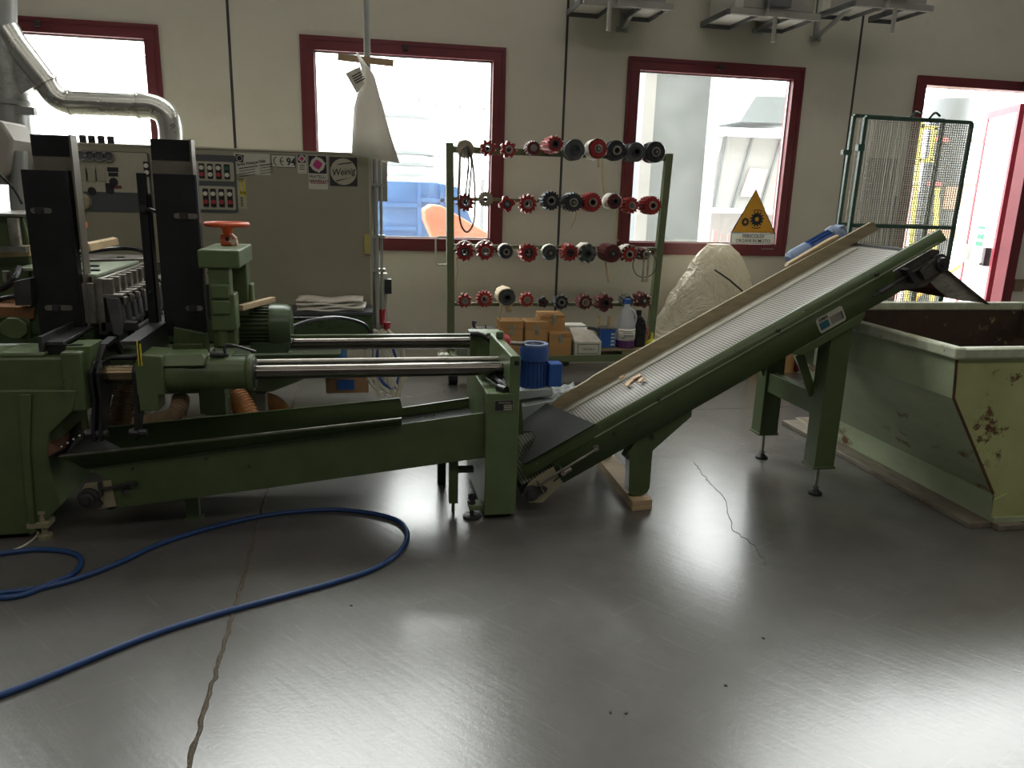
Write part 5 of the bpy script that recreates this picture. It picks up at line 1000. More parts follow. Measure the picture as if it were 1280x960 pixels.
mb = MB(); mb.box(.66, .80, 6.28, 6.40, .20, .26); mb.box(.655, .675, 6.26, 6.36, .08, .25); mb.box(.79, .81, 6.26, 6.36, .08, .25); mb.build('castor_fork', palebox, rk, bev=.003)
mb = MB(); mb.cyl((.70, 6.31, .075), (.77, 6.31, .075), .075); mb.cyl((2.3, 6.31, .075), (2.37, 6.31, .075), .075); mb.build('castor_wheel', rubber, rk, split=True)
mb = MB(); mb.box(1.70, 1.75, 6.28, 6.33, .15, .26); mb.box(2.31, 2.36, 6.28, 6.33, .13, .26); mb.build('castor_fork', blackbar, rk, split=True)
mb = MB(); mb.tube([A(548, 443, 6.2), A(553, 437, 6.2), A(556, 441, 6.2)], .006, 6); mb.box(.60, .65, 6.15, 6.25, .25, .29); mb.build('castor_brake', palebox, rk)
ords = ['first', 'second', 'third', 'fourth', 'fifth', 'sixth', 'seventh', 'eighth', 'ninth', 'tenth']
barn = ['top rack bar', 'second rack bar', 'third rack bar', 'lowest rack bar']
R_, K_, G_, D_, T_ = cutred, cutdark, cutgrey, cutdred, cuttan
# px, py, radius px, length, teeth, body, hub, wrap, look
CUT = [
 [(582, 186, 12.5, .02, 30, T_, None, 0, 'flat grey saw-toothed disc'), (610, 185, 10.5, .05, 8, R_, G_, 0, 'red notched cutter head'), (636, 187, 11, .06, 7, R_, G_, 0, 'red cutter head with pale tips'), (667, 185, 9, .14, 16, D_, G_, 0, 'dark red finely toothed cutter head'), (694, 180, 11, .22, 12, R_, K_, 0, 'long red cutter head pushed far out'), (719, 187, 13, .12, 0, G_, K_, 0, 'smooth grey drum'), (748, 186, 11.5, .15, 20, R_, G_, 1, 'red toothed cutter wrapped in pale paper'), (771, 188, 12.5, .10, 0, K_, G_, 0, 'dark drum with round rim'), (796, 190, 12, .16, 0, G_, K_, 0, 'grey drum with side slots'), (820, 190, 13, .14, 0, K_, G_, 0, 'large dark drum at the end')],
 [(582, 253, 11.5, .06, 11, R_, G_, 0, 'red toothed cutter head behind hanging belts'), (607, 249, 10, .015, 18, T_, None, 0, 'pale thin saw disc half behind the bar'), (634, 255, 10.5, .06, 4, R_, K_, 0, 'red four-wing cutter head'), (660, 255, 12.5, .05, 12, R_, G_, 0, 'red hooked-tooth cutter disc'), (689, 251, 12, .12, 16, K_, G_, 0, 'black toothed cutter head'), (717, 253, 12, .16, 18, K_, G_, 0, 'long black toothed cutter head'), (741, 253, 12, .16, 20, R_, G_, 0, 'red finely toothed cutter head'), (769, 252, 9, .16, 0, D_, K_, 1, 'slim cutter wrapped in pale paper'), (790, 257, 10, .14, 14, R_, T_, 0, 'red cutter head with steel ring'), (816, 257, 11.5, .16, 18, R_, T_, 0, 'wide red toothed cutter head')],
 [(581, 315, 12.5, .05, 10, R_, K_, 2, 'bright red hooked cutter topped with paper'), (607, 314, 12, .07, 10, R_, G_, 2, 'red round cutter topped with paper'), (633, 315, 9, .10, 22, K_, T_, 2, 'grey fine-toothed cutter topped with paper'), (661, 316, 12.5, .08, 11, R_, K_, 0, 'bright red hooked cutter head'), (688, 316, 9.5, .08, 24, G_, K_, 2, 'grey fine-toothed cutter head'), (713, 316, 11.5, .12, 12, R_, K_, 0, 'red lobed cutter head'), (735, 317, 11.5, .14, 8, G_, K_, 1, 'grey cutter wrapped in pale paper'), (766, 317, 11.5, .22, 24, D_, K_, 0, 'long dark red toothed cutter head'), (787, 318, 10.5, .14, 12, R_, G_, 2, 'red cutter head with draped paper'), (806, 318, 8, .14, 10, D_, G_, 0, 'small dark red cutter head beside the ring gauge')],
 [(581, 376, 9.5, .06, 8, R_, G_, 0, 'small red cutter head with steel hub'), (606, 374, 10.5, .06, 14, R_, T_, 0, 'red cutter disc with wide pale hub'), (634, 372, 10.5, .20, 0, G_, K_, 3, 'dark round cutter in a hanging paper wrapper'), (659, 375, 9.5, .07, 10, R_, T_, 0, 'red cutter head with pale hub'), (679, 378, 7.5, .05, 5, K_, D_, 0, 'tiny dark cutter under the bar'), (702, 378, 10, .08, 9, K_, G_, 0, 'blue-black lobed cutter head'), (732, 378, 10, .12, 9, D_, T_, 0, 'dull red cutter head with pale hub'), (757, 379, 12, .12, 6, D_, K_, 0, 'big dark red six-lobed cutter head'), (785, 377, 8, .12, 10, G_, K_, 0, 'grey cutter head behind the jug cap'), (805, 376, 10, .14, 7, D_, K_, 0, 'brownish red cutter head at the end of the bar')]]
def cutter(px, py, rp, Ln, teeth, mat, hub, wrap, look, row, i):
    yf_ = RY-.02-Ln-.02; f = A(px, py, yf_); r = rp*depth(f)/FPX; ri = r*.30; f0 = f.copy()
    f.z = max(f.z, BZ[row]-.03) if False else f.z
    c = thing('cutter_head', '%s, %s from left, %s' % (look, ords[i], barn[row]), 'cutter head', (f.x, yf_+Ln, f.z-r), 'cutter heads on the %s' % barn[row])
    mb = MB()
    if teeth:
        n = teeth*4; rr = []
        deep = .34 if teeth <= 8 else (.27 if teeth < 16 else .17)
        if teeth >= 28: deep = .2
        for k in range(n):
            ph = k % 4; rr.append(r*(1, 1-deep*.1, 1-deep, 1-deep*.7)[ph])
        tw = random.uniform(-.25, .25) if Ln > .07 else .0; a0 = random.random()*6; L = []
        for q in range(4 if Ln > .07 else 2):
            fq = q/(3 if Ln > .07 else 1); ring_ = []
            for k in range(n):
                a = -2*pi*k/n+a0+tw*fq*2+(.3/teeth)*(k % 4 == 0); ring_.append(mb.bm.verts.new((f.x+rr[k]*cos(a), yf_+Ln*fq, f.z+rr[k]*sin(a))))
            L.append(ring_)
        for a_, b_ in zip(L, L[1:]):
            for k in range(n): mb._f([a_[k], a_[(k+1) % n], b_[(k+1) % n], b_[k]])
        for ring_, yy in ((L[0], yf_), (L[-1], yf_+Ln)):
            inner = [mb.bm.verts.new((f.x+ri*cos(-2*pi*k/n+a0), yy, f.z+ri*sin(-2*pi*k/n+a0))) for k in range(n)]
            for k in range(n): mb._f([ring_[k], ring_[(k+1) % n], inner[(k+1) % n], inner[k]])
            if ring_ is L[0]: i0 = inner
            else:
                for k in range(n): mb._f([i0[k], i0[(k+1) % n], inner[(k+1) % n], inner[k]])
    else:
        mb.lathe((f.x, yf_, f.z), (0, 1, 0), [(ri, 0), (r*.62, 0), (r*.66, .004), (r*.94, .003), (r, .01), (r, .022), (r*.93, .026), (r*.93, Ln-.03), (r, Ln-.026), (r, Ln), (ri, Ln)], 32, True)
    mb.build('cutter_body', mat, c, smooth=not teeth)
    if hub:
        mb = MB(); mb.ring((f.x, yf_-.012, f.z), (f.x, yf_+.006, f.z), r*.46, ri*.95, 22); mb.build('hub_ring', steelw if hub is G_ else hub, c)
    if teeth and teeth < 14:
        mb = MB()
        for k in range(teeth):
            a = -2*pi*k*4/(teeth*4)+a0; d = V((cos(a), 0, sin(a))); mb.bar(V((f.x, yf_-.002, f.z))+d*r*.86, V((f.x, yf_-.002, f.z))+d*r*1.02, .012, .010, (0, 1, 0))
        mb.build('blade_tip', tip, c, split=True)
    if wrap:
        mb = MB(); y1 = yf_+(.015 if wrap == 1 else .0); N = 26; rows = []
        a1, a2 = {1: (0, 2*pi), 2: (.15*pi, .95*pi), 3: (0, 2*pi)}[wrap]
        for q in range(5):
            rows.append([V((f.x+(r*1.06+random.uniform(-.004, .006))*cos(a1+(a2-a1)*k/N), y1+(Ln-.01)*q/4, f.z+(r*1.06+random.uniform(-.004, .006))*sin(a1+(a2-a1)*k/N))) for k in range(N+1)])
        mb.grid(rows); wm = kraft if wrap == 3 else paper
        if wrap == 3:
            mb.grid([[f+V((-r*1.0, .02, -r*.2)), f+V((-r*.8, .02, -r*1.1)), f+V((-r*.95, .03, -r*2.2)), f+V((-r*.7, .03, -r*3.4))], [f+V((-r*.5, .0, -r*.9)), f+V((-r*.55, .0, -r*1.2)), f+V((-r*.75, .02, -r*2.2)), f+V((-r*.62, .03, -r*3.2))]])
            mb.grid([[f+V((0, .05, -r*.95)), f+V((r*.1, .05, -r*1.9))], [f+V((r*.7, .05, -r*.8)), f+V((r*.75, .05, -r*1.8))]])
        mb.build('paper_wrap', wm, c, solid=.002)
    # rack pin carrying it; black colour on most stands for shade in the hole
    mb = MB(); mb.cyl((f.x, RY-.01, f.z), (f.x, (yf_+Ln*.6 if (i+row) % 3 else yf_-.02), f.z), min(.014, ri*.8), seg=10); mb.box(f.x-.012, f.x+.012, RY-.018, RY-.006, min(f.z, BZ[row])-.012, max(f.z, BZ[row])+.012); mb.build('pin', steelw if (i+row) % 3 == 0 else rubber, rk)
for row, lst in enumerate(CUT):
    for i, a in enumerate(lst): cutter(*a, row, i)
# belts, strings, gauge
def hang(name, label, cat, loops, mat, r, group=None):
    t = thing(name, label, cat, A(582, 250, 6.15), group)
    for pts in loops: mb = MB(); mb.tube(spline([A(*p) for p in pts], 8), r, 6); mb.build('strand', mat, t)
    return t
def strap(name, label, pts, w, mat, cat, group=None, th=.003):
    P = spline([A(*p) for p in pts], 8); mb = MB(); L = []; R = []
    for i, p in enumerate(P):
        d = (P[min(i+1, len(P)-1)]-P[max(i-1, 0)]).normalized(); s = d.cross(V((.25, 1, 0))).normalized()*w/2; L.append(p+s); R.append(p-s)
    mb.grid([L, R]); o = mb.build(name, mat, solid=th); return tag(o, label, cat, group)
strap('drive_belt', 'brown flat belt hanging through the saw disc, longest loop at the rack\'s left', [(583, 182, 6.13), (576, 190, 6.1), (574, 220, 6.1), (573, 250, 6.1), (576, 280, 6.1), (584, 290, 6.1), (592, 278, 6.1), (594, 250, 6.12), (592, 215, 6.12), (588, 188, 6.12), (583, 182, 6.13)], .014, strapm, 'belt')
strap('drive_belt', 'dark flat belt hanging from the saw disc, shorter inner loop', [(584, 184, 6.08), (589, 200, 6.07), (588, 225, 6.06), (585, 248, 6.06), (582, 255, 6.06), (583, 235, 6.08), (586, 205, 6.08), (584, 184, 6.08)], .012, rubber, 'belt')
hang('hanging_wire', 'thin dark wires hanging in loops left of the drive belts', 'wire', [[(580, 184, 6.1), (577, 200, 6.1), (575, 230, 6.1), (575, 250, 6.1)], [(580, 186, 6.1), (579, 215, 6.1), (575, 245, 6.1)], [(584, 190, 6.1), (584, 215, 6.1), (578, 240, 6.1)]], rubber, .0022)
for lbl, pts, w, m_ in (('curly pale cord hanging from the second cutter on the top bar', [(612, 190, 6.15), (608, 205, 6.15), (609, 218, 6.15), (607, 228, 6.15), (610, 238, 6.15)], .006, string), ('brown paper strip hanging from the paper-wrapped cutter on the top bar', [(753, 200, 6.1), (753, 215, 6.1), (754, 232, 6.1), (755, 242, 6.1)], .016, kraft), ('short brown paper scrap under the paper-wrapped cutter on the top bar', [(748, 198, 6.12), (748, 205, 6.12), (749, 209, 6.12)], .02, kraft), ('pale cord hanging from the sixth cutter on the second bar', [(721, 263, 6.1), (719, 274, 6.1), (714, 285, 6.1)], .010, string), ('long pale cord running down from the second bar to the third bar', [(771, 262, 6.1), (771, 280, 6.1), (770, 295, 6.1), (773, 302, 6.1)], .014, string), ('pale cord hanging from the first cutter on the third bar', [(571, 322, 6.15), (572, 340, 6.15), (570, 352, 6.15), (571, 362, 6.15)], .010, string), ('thick pale cord hanging from the eighth cutter on the third bar', [(757, 326, 6.1), (759, 340, 6.1), (761, 353, 6.1)], .018, string)):
    strap('paper_strip' if 'paper' in lbl else 'cord', lbl, pts, w, m_, 'paper strip' if 'paper' in lbl else 'cord')
gt = thing('ring_gauge', 'wire ring gauge with flat steel fork hanging at the right end of the third bar', 'gauge', A(808, 350, 6.1)); c = A(806, 331, 6.1); mb = MB(); mb.tube([c+V((.105*cos(a), 0, .105*sin(a))) for a in [2*pi*k/28 for k in range(28)]], .004, 6, True); mb.build('gauge_ring', blackbar, gt)
mb = MB(); a = A(808, 318, 6.08); mb.box(a.x-.027, a.x-.012, 6.075, 6.08, a.z-.21, a.z); mb.box(a.x+.012, a.x+.027, 6.075, 6.08, a.z-.21, a.z); mb.box(a.x-.03, a.x+.03, 6.072, 6.082, a.z-.23, a.z-.205); mb.ring((a.x, 6.08, a.z), (a.x, 6.065, a.z), .03, .018); mb.build('gauge_fork', steelw, gt)
# ---------------- things standing on the tray (top of the tray z = .30)
TZ = .30
def latchbox(name, label, x0, x1, z0, z1, y0, y1, mat, group='wooden tool boxes on the rack'):
    t = thing(name, label, 'box', ((x0+x1)/2, (y0+y1)/2, z0), group); h = z1-z0; zl = z0+h*.80
    MB().box(x0, x1, y0, y1, z0, zl-.001).build('box_body', mat, t, bev=.003); MB().box(x0, x1, y0, y1, zl+.001, z1).build('lid', mat, t, bev=.003)
    xc = (x0+x1)/2; mb = MB(); rrect(mb, xc-.02, xc+.02, zl-.005, zl+.025, y0, .004, .006); mb.box(xc-.008, xc+.008, y0-.009, y0, zl-.045, zl+.01); rrect(mb, xc-.014, xc+.014, zl-.05, zl-.02, y0, .004, .004); mb.ring((xc, y0-.008, zl+.012), (xc, y0-.004, zl+.012), .011, .006, 14); mb.build('latch', galv, t); return t
latchbox('wooden_box', 'tall brown wooden latch box, left of the two tall ones on the rack tray', 1.085, 1.275, TZ, .59, 6.02, 6.22, woodbox)
latchbox('wooden_box', 'tall brown wooden latch box, right of the two tall ones on the rack tray', 1.295, 1.485, TZ, .585, 6.02, 6.22, woodboxd if False else woodbox)
latchbox('wooden_box', 'low brown wooden latch box standing on the tray, under the smaller box', 1.50, 1.69, TZ, .49, 6.02, 6.24, woodbox)
latchbox('wooden_box', 'small wooden latch box on top, behind the low latch box', 1.455, 1.655, .49, .625, 6.12, 6.36, woodbox)
t = thing('card_box', 'white card box with sloping paper lid and COLTELLI printed on it', 'box', (1.83, 6.1, TZ)); MB().box(1.715, 1.945, 6.0, 6.22, TZ, .415).build('box_body', palebox, t, bev=.002)
mb = MB(); mb.prism([(1.715, 6.0, .415), (1.945, 6.0, .415), (1.90, 6.22, .50), (1.72, 6.22, .50)], (0, 0, .004)); mb.build('lid', paperc, t)
mb = MB(); x0, x1, z0, z1 = 1.74, 1.925, .318, .40
for q in ((x0, x1, z0, z0+.004), (x0, x1, z1-.004, z1), (x0, x0+.004, z0, z1), (x1-.004, x1, z0, z1)): mb.box(q[0], q[1], 5.998, 6.0, q[2], q[3])
mb.build('printed_frame', inkblack, t); text('COLTELLI', .026, (1.833, 5.9985, .348), inkblack, 'box_lettering', t, align='CENTER')
mb = MB(); mb.prism([(1.66, 6.24, .30), (1.88, 6.24, .30), (1.88, 6.24, .515), (1.66, 6.24, .515)], (0, .16, 0)); tag(mb.build('card_box', palebox, bev=.003), 'pale card box behind, its top showing above the COLTELLI box', 'box')
# tray board, tin with handles, jug, bottle, funnel
tag(MB().prism([(1.95, 6.02, .335), (2.42, 6.02, .335), (2.50, 6.25, .335), (1.95, 6.25, .335)], (0, 0, .018)).build('tray_board', M('dark_edge_board', (.28, .21, .13), .6, var=.15), bev=.002), 'thin wooden board on blocks under the jug on the rack tray', 'board')
tag(MB().box(2.14, 2.36, 6.03, 6.2, TZ, .334).build('wooden_block', woodg, bev=.003), 'wooden block under the thin board on the rack tray', 'block')
BT = .354
t = thing('blue_tin', 'square blue paint tin next to the jug on the rack', 'tin', (2.02, 6.12, BT)); MB().box(1.955, 2.085, 6.06, 6.18, BT, .515).build('tin_body', bluecan, t, bev=.006); MB().box(1.95, 2.09, 6.055, 6.185, .515, .527).build('tin_rim', steelw, t, bev=.002)
mb = MB()
for k in range(4): mb.box(2.045, 2.075, 6.057, 6.06, BT+.02+k*.03, BT+.035+k*.03)
mb.build('tin_print', palebox, t)
for k, (x, z) in enumerate(((1.955, .60), (2.045, .605))): tag(MB().cyl((x, 6.14, .528), (x, 6.14, z+.01), .014).build('wooden_dowel', woodl), ['left', 'right'][k]+' of two round wooden handles standing up behind the blue tin', 'handle', 'wooden handles at the blue tin')
tag(MB().tube([(1.88, 6.2, .50), (1.93, 6.15, .50), (1.96, 6.1, .46)], .014, 8).build('file_tool', blackbar), 'dark tool leaning between the card box and the blue tin', 'tool')
t = thing('plastic_jug', 'large translucent jug with purple liquid, blue cap and label', 'jug', (2.17, 6.1, BT)); jc = V((2.185, 6.10, BT))
mb = MB(); mb.lathe(jc, (0, 0, 1), [(0, 0), (.072, 0), (.080, .01), (.080, .165), (.078, .19), (.066, .25), (.045, .31), (.026, .34), (.022, .37), (0, .37)], 32); mb.build('jug_body', jug, t)
mb = MB(); mb.tube(spline([jc+V((.022, -.01, .335)), jc+V((.06, -.03, .30)), jc+V((.075, -.03, .24)), jc+V((.05, -.05, .19)), jc+V((.028, -.06, .185))], 6), .009, 8); mb.build('jug_handle', jug, t)
mb = MB(); mb.lathe(jc, (0, 0, 1), [(0, .003), (.082, .004), (.0825, .065), (0, .067)], 32); mb.build('purple_liquid', M('purple_liquid', (.10, .03, .12), .25, var=.1), t)
mb = MB(); mb.lathe(jc, (0, 0, 1), [(0, .37), (.025, .37), (.025, .41), (0, .412)], 20); mb.build('blue_cap', bluecan, t)
mb = MB(); n = 14; mb.grid([[jc+V((.0825*cos(a), .0825*sin(a), z)) for a in [radians(195+150*k/n) for k in range(n+1)]] for z in (.075, .165)]); lj = mb.build('jug_label', paper, t, solid=.001)
mb = MB()
for z, a0, a1 in ((.145, 215, 325), (.13, 235, 300), (.11, 240, 310), (.10, 240, 305), (.088, 225, 250)): mb.grid([[jc+V((.0835*cos(a), .0835*sin(a), zz)) for a in [radians(a0+(a1-a0)*k/8) for k in range(9)]] for zz in (z, z+.005)])
mb.build('label_print', inkblack, lj, solid=.0006)
t = thing('black_bottle', 'black oil bottle standing right of the translucent jug', 'bottle', (2.32, 6.12, BT)); mb = MB(); mb.prism([(2.27, 6.08, BT), (2.36, 6.08, BT), (2.365, 6.08, .52), (2.35, 6.08, .58), (2.32, 6.08, .62), (2.275, 6.08, .62)], (0, .09, 0)); mb.build('bottle_body', rubberg, t, bev=.012); MB().cyl((2.30, 6.12, .615), (2.30, 6.12, .665), .024).build('bottle_cap', rubber, t)
t = thing('yellow_funnel', 'bright yellow funnel lying mouth down beside the black bottle', 'funnel', (2.44, 6.1, BT)); mb = MB(); fc = V((2.425, 6.10, BT)); mb.lathe(fc, (0, 0, 1), [(.056, 0), (.060, .006), (.056, .028), (.04, .05), (.014, .066), (.009, .12), (.006, .12), (.010, .064), (.036, .046), (.05, .02)], 28, True); mb.build('funnel_cone', funnelm, t); MB().tube([fc+V((.05, .02, .01)), fc+V((.075, .03, .02))], .006, 6).build('funnel_tab', funnelm, t)
tag(MB().tube(spline([(2.375, 6.14, BT), (2.39, 6.14, .43), (2.40, 6.14, .46), (2.385, 6.13, .49), (2.40, 6.13, .52)], 5), .014, 8).build('pink_nozzle', M('pinkish_plastic', (.42, .18, .16), .5)), 'small pinkish nozzle between the black bottle and the yellow funnel', 'nozzle')
tag(MB().prism([(2.43, 6.03, BT), (2.53, 6.04, BT), (2.50, 6.2, BT), (2.42, 6.18, BT)], (0, 0, .003)).build('blue_cloth', M('pale_blue_cloth', (.32, .48, .55), .8)), 'pale blue cloth at the right end of the rack tray', 'cloth')
# measuring gear at the left end of the tray
mb = MB(); mb.box(.74, .92, 6.08, 6.24, TZ, .43); tag(mb.build('steel_block', M('grey_cast_block', (.22, .22, .20), .5, .3), bev=.004), 'grey cast block at the left end of the rack tray', 'block')
t = thing('clamp_stand', 'small measuring stand with tilted arm on the grey cast block', 'stand', (.88, 6.1, .43)); mb = MB(); mb.bar((.82, 6.12, .45), (.94, 6.1, .44), .05, .03); mb.bar((.86, 6.1, .52), (.97, 6.1, .445), .05, .03); mb.build('stand_arm', M('white_alloy', (.42, .41, .37), .4, .3), t, bev=.004)
mb = MB(); mb.cyl((.885, 6.1, .50), (.875, 6.1, .57), .012); mb.cyl((.865, 6.1, .575), (.90, 6.1, .57), .012); mb.bar((.80, 6.08, .47), (.80, 6.08, .44), .03, .02); mb.build('stand_knob', blackbar, t)
t = thing('surface_gauge', 'grey square precision block with a pin on a blue base, left of the wooden boxes', 'block', (.97, 6.15, TZ)); MB().box(.93, 1.075, 6.06, 6.26, TZ, .425).build('blue_base', M('blue_teal_base', (.02, .13, .26), .45), t, bev=.003)
MB().box(.915, 1.06, 6.05, 6.26, .425, .51).build('grey_block', M('ground_steel', (.20, .20, .20), .35, .6), t, bev=.003); MB().cyl((.985, 6.14, .51), (.985, 6.14, .54), .006).build('pin', blackbar, t)
# ================================================================ wall, sign, plastic cone, wooden panel, bag
t = thing('warning_sign', 'amber triangular warning sign with gears and PERICOLO text on the right window', 'sign', A(940, 302, 7.0)); sy = WY-.036
a, b, c = A(945, 238, sy), A(915.5, 290, sy), A(967.5, 291, sy); MB().prism([a+V((0, 0, .012)), b+V((-.016, 0, -.006)), c+V((.016, 0, -.006))], (0, .003, 0)).build('sign_border', inkblack, t)
tr_ = MB().prism([a, b, c], (0, -.0015, 0)).build('sign_triangle', orange, t)
p0, p1 = A(914.5, 290.5, sy), A(968, 303, sy); zt = (b.z+c.z)/2-.008; MB().box(p0.x-.003, p1.x+.003, sy-.0, sy+.003, zt-.105, zt).build('text_border', inkblack, t); pn = MB().box(p0.x+.004, p1.x-.004, sy-.0015, sy, zt-.098, zt-.006).build('text_panel', M('sign_white', (.85, .85, .78), .5), t)
xm = (p0.x+p1.x)/2
text('PERICOLO!', .044, (xm, sy-.0025, zt-.044), inkblack, 'sign_lettering', pn, align='CENTER', bold=.0004, sx=1.05); text('ORGANI IN MOTO', .044, (xm, sy-.0025, zt-.088), inkblack, 'sign_lettering', pn, align='CENTER', bold=.0004, sx=.98)
def gear(mb, x, z, r, n, y, hole=.28):
    P = []
    for k in range(n):
        for q, rr in ((0, 1), (.38, 1), (.5, .76), (.88, .76)): a_ = 2*pi*(k+q)/n; P.append((rr*r*cos(a_), rr*r*sin(a_)))
    m = len(P); L = [V((x+px_, y, z+pz)) for px_, pz in P]+[V((x+P[0][0], y, z+P[0][1]))]; S = [V((x+hole*r*cos(atan2(pz, px_)), y, z+hole*r*sin(atan2(pz, px_)))) for px_, pz in P]+[V((x+hole*r*cos(atan2(P[0][1], P[0][0])), y, z+hole*r*sin(atan2(P[0][1], P[0][0]))))]; return mb.grid([L, S])
g1 = A(946, 274, sy); mb = MB(); gear(mb, g1.x, g1.z, .073, 13, sy-.003); g2 = A(931.5, 277.5, sy); gear(mb, g2.x, g2.z, .043, 11, sy-.003, .35)
for s_, zc_ in ((1, .0), (-1, .0)):
    L = []; S = []
    for k in range(9): a_ = radians(90*s_-32+8*k); L.append(V((g1.x+.092*cos(a_), sy-.003, g1.z+.092*sin(a_)))); S.append(V((g1.x+.084*cos(a_), sy-.003, g1.z+.084*sin(a_))))
    mb.grid([L, S])
mb.build('gear_pictogram', inkblack, tr_, solid=.001)
# plastic film cone leaning at the wall
t = thing('wrapped_bundle', 'tall cone-shaped bundle wrapped in milky plastic film leaning on the wall', 'wrapped bundle', (3.2, 6.55, 0)); mb = MB(); N = 40; rows = []
lv = [(1.20, 3.255, .02, .01), (1.195, 3.265, .11, .05), (1.12, 3.27, .19, .09), (.95, 3.26, .30, .14), (.75, 3.22, .40, .18), (.5, 3.16, .47, .22), (.3, 3.10, .50, .24), (.12, 3.08, .50, .25), (0, 3.08, .48, .24)]
lv2 = []
for a, b in zip(lv, lv[1:]):
    for k in range(4): f = k/4; lv2.append(tuple(a[i]*(1-f)+b[i]*f for i in range(4)))
lv2.append(lv[-1]); random.seed(11); ph = [random.random()*6 for _ in range(8)]
for j, (z, x, rx, ry) in enumerate(lv2):
    rows.append([V((x+rx*cos(2*pi*k/N)*(1+.05*sin(3*2*pi*k/N+z*7+ph[0])+.045*sin(7*2*pi*k/N-z*11+ph[1])+.03*sin(13*2*pi*k/N+z*23)), 6.60+(z/1.2)*.12+ry*sin(2*pi*k/N)*(1+.09*sin(5*2*pi*k/N+z*9+ph[2])+.06*sin(11*2*pi*k/N-z*17+ph[3])), z)) for k in range(N+1)])
mb.grid(rows); mb.build('film_wrap', filmw, t); mb = MB(); mb.tube([A(893, 337, 6.40), A(912, 350, 6.40), A(927, 363, 6.38), A(931, 368, 6.37)], .008, 6); mb.build('dark_strap', rubber, t)
p = A(876, 340, WY-.01); tag(MB().tube([p+V((-.03, -.03, -.015)), p+V((.03, -.01, .01))], .008, 6).build('wall_hook', rubber), 'small dark hook on the wall left of the wrapped bundle', 'hook')
a, b = A(965, 420, 6.50), A(997, 468, 6.50); tag(MB().box(a.x-.2, b.x, 6.50, 6.53, 0, .62).build('plywood_panel', M('yellow_plywood', (.50, .30, .12), .55, var=.15)), 'yellowish plywood panel standing behind the conveyor legs', 'panel')
a = A(1003, 440, 6.4); t = MB(); rows = []
for k, z in enumerate((0.03, .1, .3, .5, .62)): rows.append([V((a.x-.03+.3*j/6, 6.42+.03*sin(j*1.7+k), z)) for j in range(7)])
t.grid(rows); tag(t.build('red_bag', M('dark_red_fabric', (.16, .012, .02), .8, var=.2), solid=.06), 'dark red bag standing right of the plywood panel', 'bag')
a = A(1000, 467, 6.3); t = MB(); t.bar(a+V((0, 0, .01)), a+V((.18, .06, .02)), .06, .02); t.bar(a+V((.18, 0, .01)), a+V((.35, .12, .05)), .05, .015); tag(t.build('dust_pan', M('white_black_scrap', (.25, .25, .26), .4, .3), bev=.003), 'small metal scrap on the floor in front of the red bag', 'scrap')
a = G(770, 469, .0); tag(MB().obox(a+V((0, 0, .017)), (.13, .07, .034), rot('Z', 12)).build('wooden_offcut', M('orange_offcut', (.30, .15, .06), .6), bev=.003), 'small orange-brown wooden offcut on the floor under the rack', 'offcut')
tag(MB().prism([(.9, 6.45, 0), (2.75, 6.45, 0), (2.75, 6.9, 0), (.9, 6.9, 0)], (0, 0, .004)).build('floor_sheet', M('pale_dusty_sheet', (.16, .15, .13), .8, var=.2)), 'dusty strip of sheet on the floor behind the rack', 'sheet') if False else None
a = G(966, 575, 0); a = G(1066, 574, 0); tag(MB().obox(a+V((0, 0, .004)), (.03, .012, .008), rot('Z', 20)).build('bark_piece', M('bark_brown', (.12, .05, .03), .7)), 'tiny brown chip on the floor in front of the waste skip', 'chip')
# mesh guards
def guard(label, X0, X1, Y, z0, z1, lean, dx, mat, wr=.0058):
    t = thing('mesh_guard', label, 'mesh guard', ((X0+X1)/2, Y, z0), 'wire mesh machine guards'); 
    def P(u, z): return V((X0+(X1-X0)*u+lean*(z-z0), Y, z))
    mb = MB(); mb.bar(P(0, z0), P(0, z1), .03, .03, (0, 1, 0)); mb.bar(P(1, z0), P(1, z1), .03, .03, (0, 1, 0)); mb.bar(P(0, z1), P(1, z1), .03, .03, (0, 1, 0)); mb.bar(P(0, 1.42), P(1, 1.42), .03, .03, (0, 1, 0)); mb.bar(P(0, z0+.1), P(1, z0+.1), .03, .03, (0, 1, 0)); mb.build('guard_frame', mat, t, bev=.002)
    mb = MB(); n = int((X1-X0)/dx)
    for k in range(1, n): mb.bar(P(k/n, z0+.1), P(k/n, z1), wr, wr, (0, 1, 0))
    z = z0+.1
    while z < z1: mb.bar(P(0, z)+V((0, .004, 0)), P(1, z)+V((0, .004, 0)), wr, wr, (0, 0, 1)); z += dx*.9
    mb.build('wire_mesh', M('guard_wire', (.42, .39, .33), .5, .2, var=.1), t, smooth=False); return t
gm = M('guard_green', (.04, .085, .06), .45, var=.15)
g1 = guard('front wire mesh guard with green frame standing behind the conveyor head', 4.02, 5.02, 5.9, 0, 2.285, .012, .021, gm, .0052)
g2 = guard('rear wire mesh guard, only its left green post shows beside the front one', 4.08, 4.95, 6.15, 0, 2.32, .012, .06, gm, .003)
mb = MB(); mb.box(3.99, 4.05, 5.86, 5.9, 2.02, 2.07); mb.tube(spline([(4.45, 5.88, 2.30), (4.47, 5.87, 2.34), (4.52, 5.87, 2.33)], 5), .01, 6); mb.tube(spline([(4.62, 5.88, 2.30), (4.66, 5.87, 2.345), (4.71, 5.87, 2.32)], 5), .01, 6); mb.build('guard_hook', M('hook_green', (.04, .1, .08), .4), g1)
mb = MB(); mb.box(4.02, 4.10, 6.10, 6.14, 2.0, 2.04); mb.build('guard_hook', gm, g2)
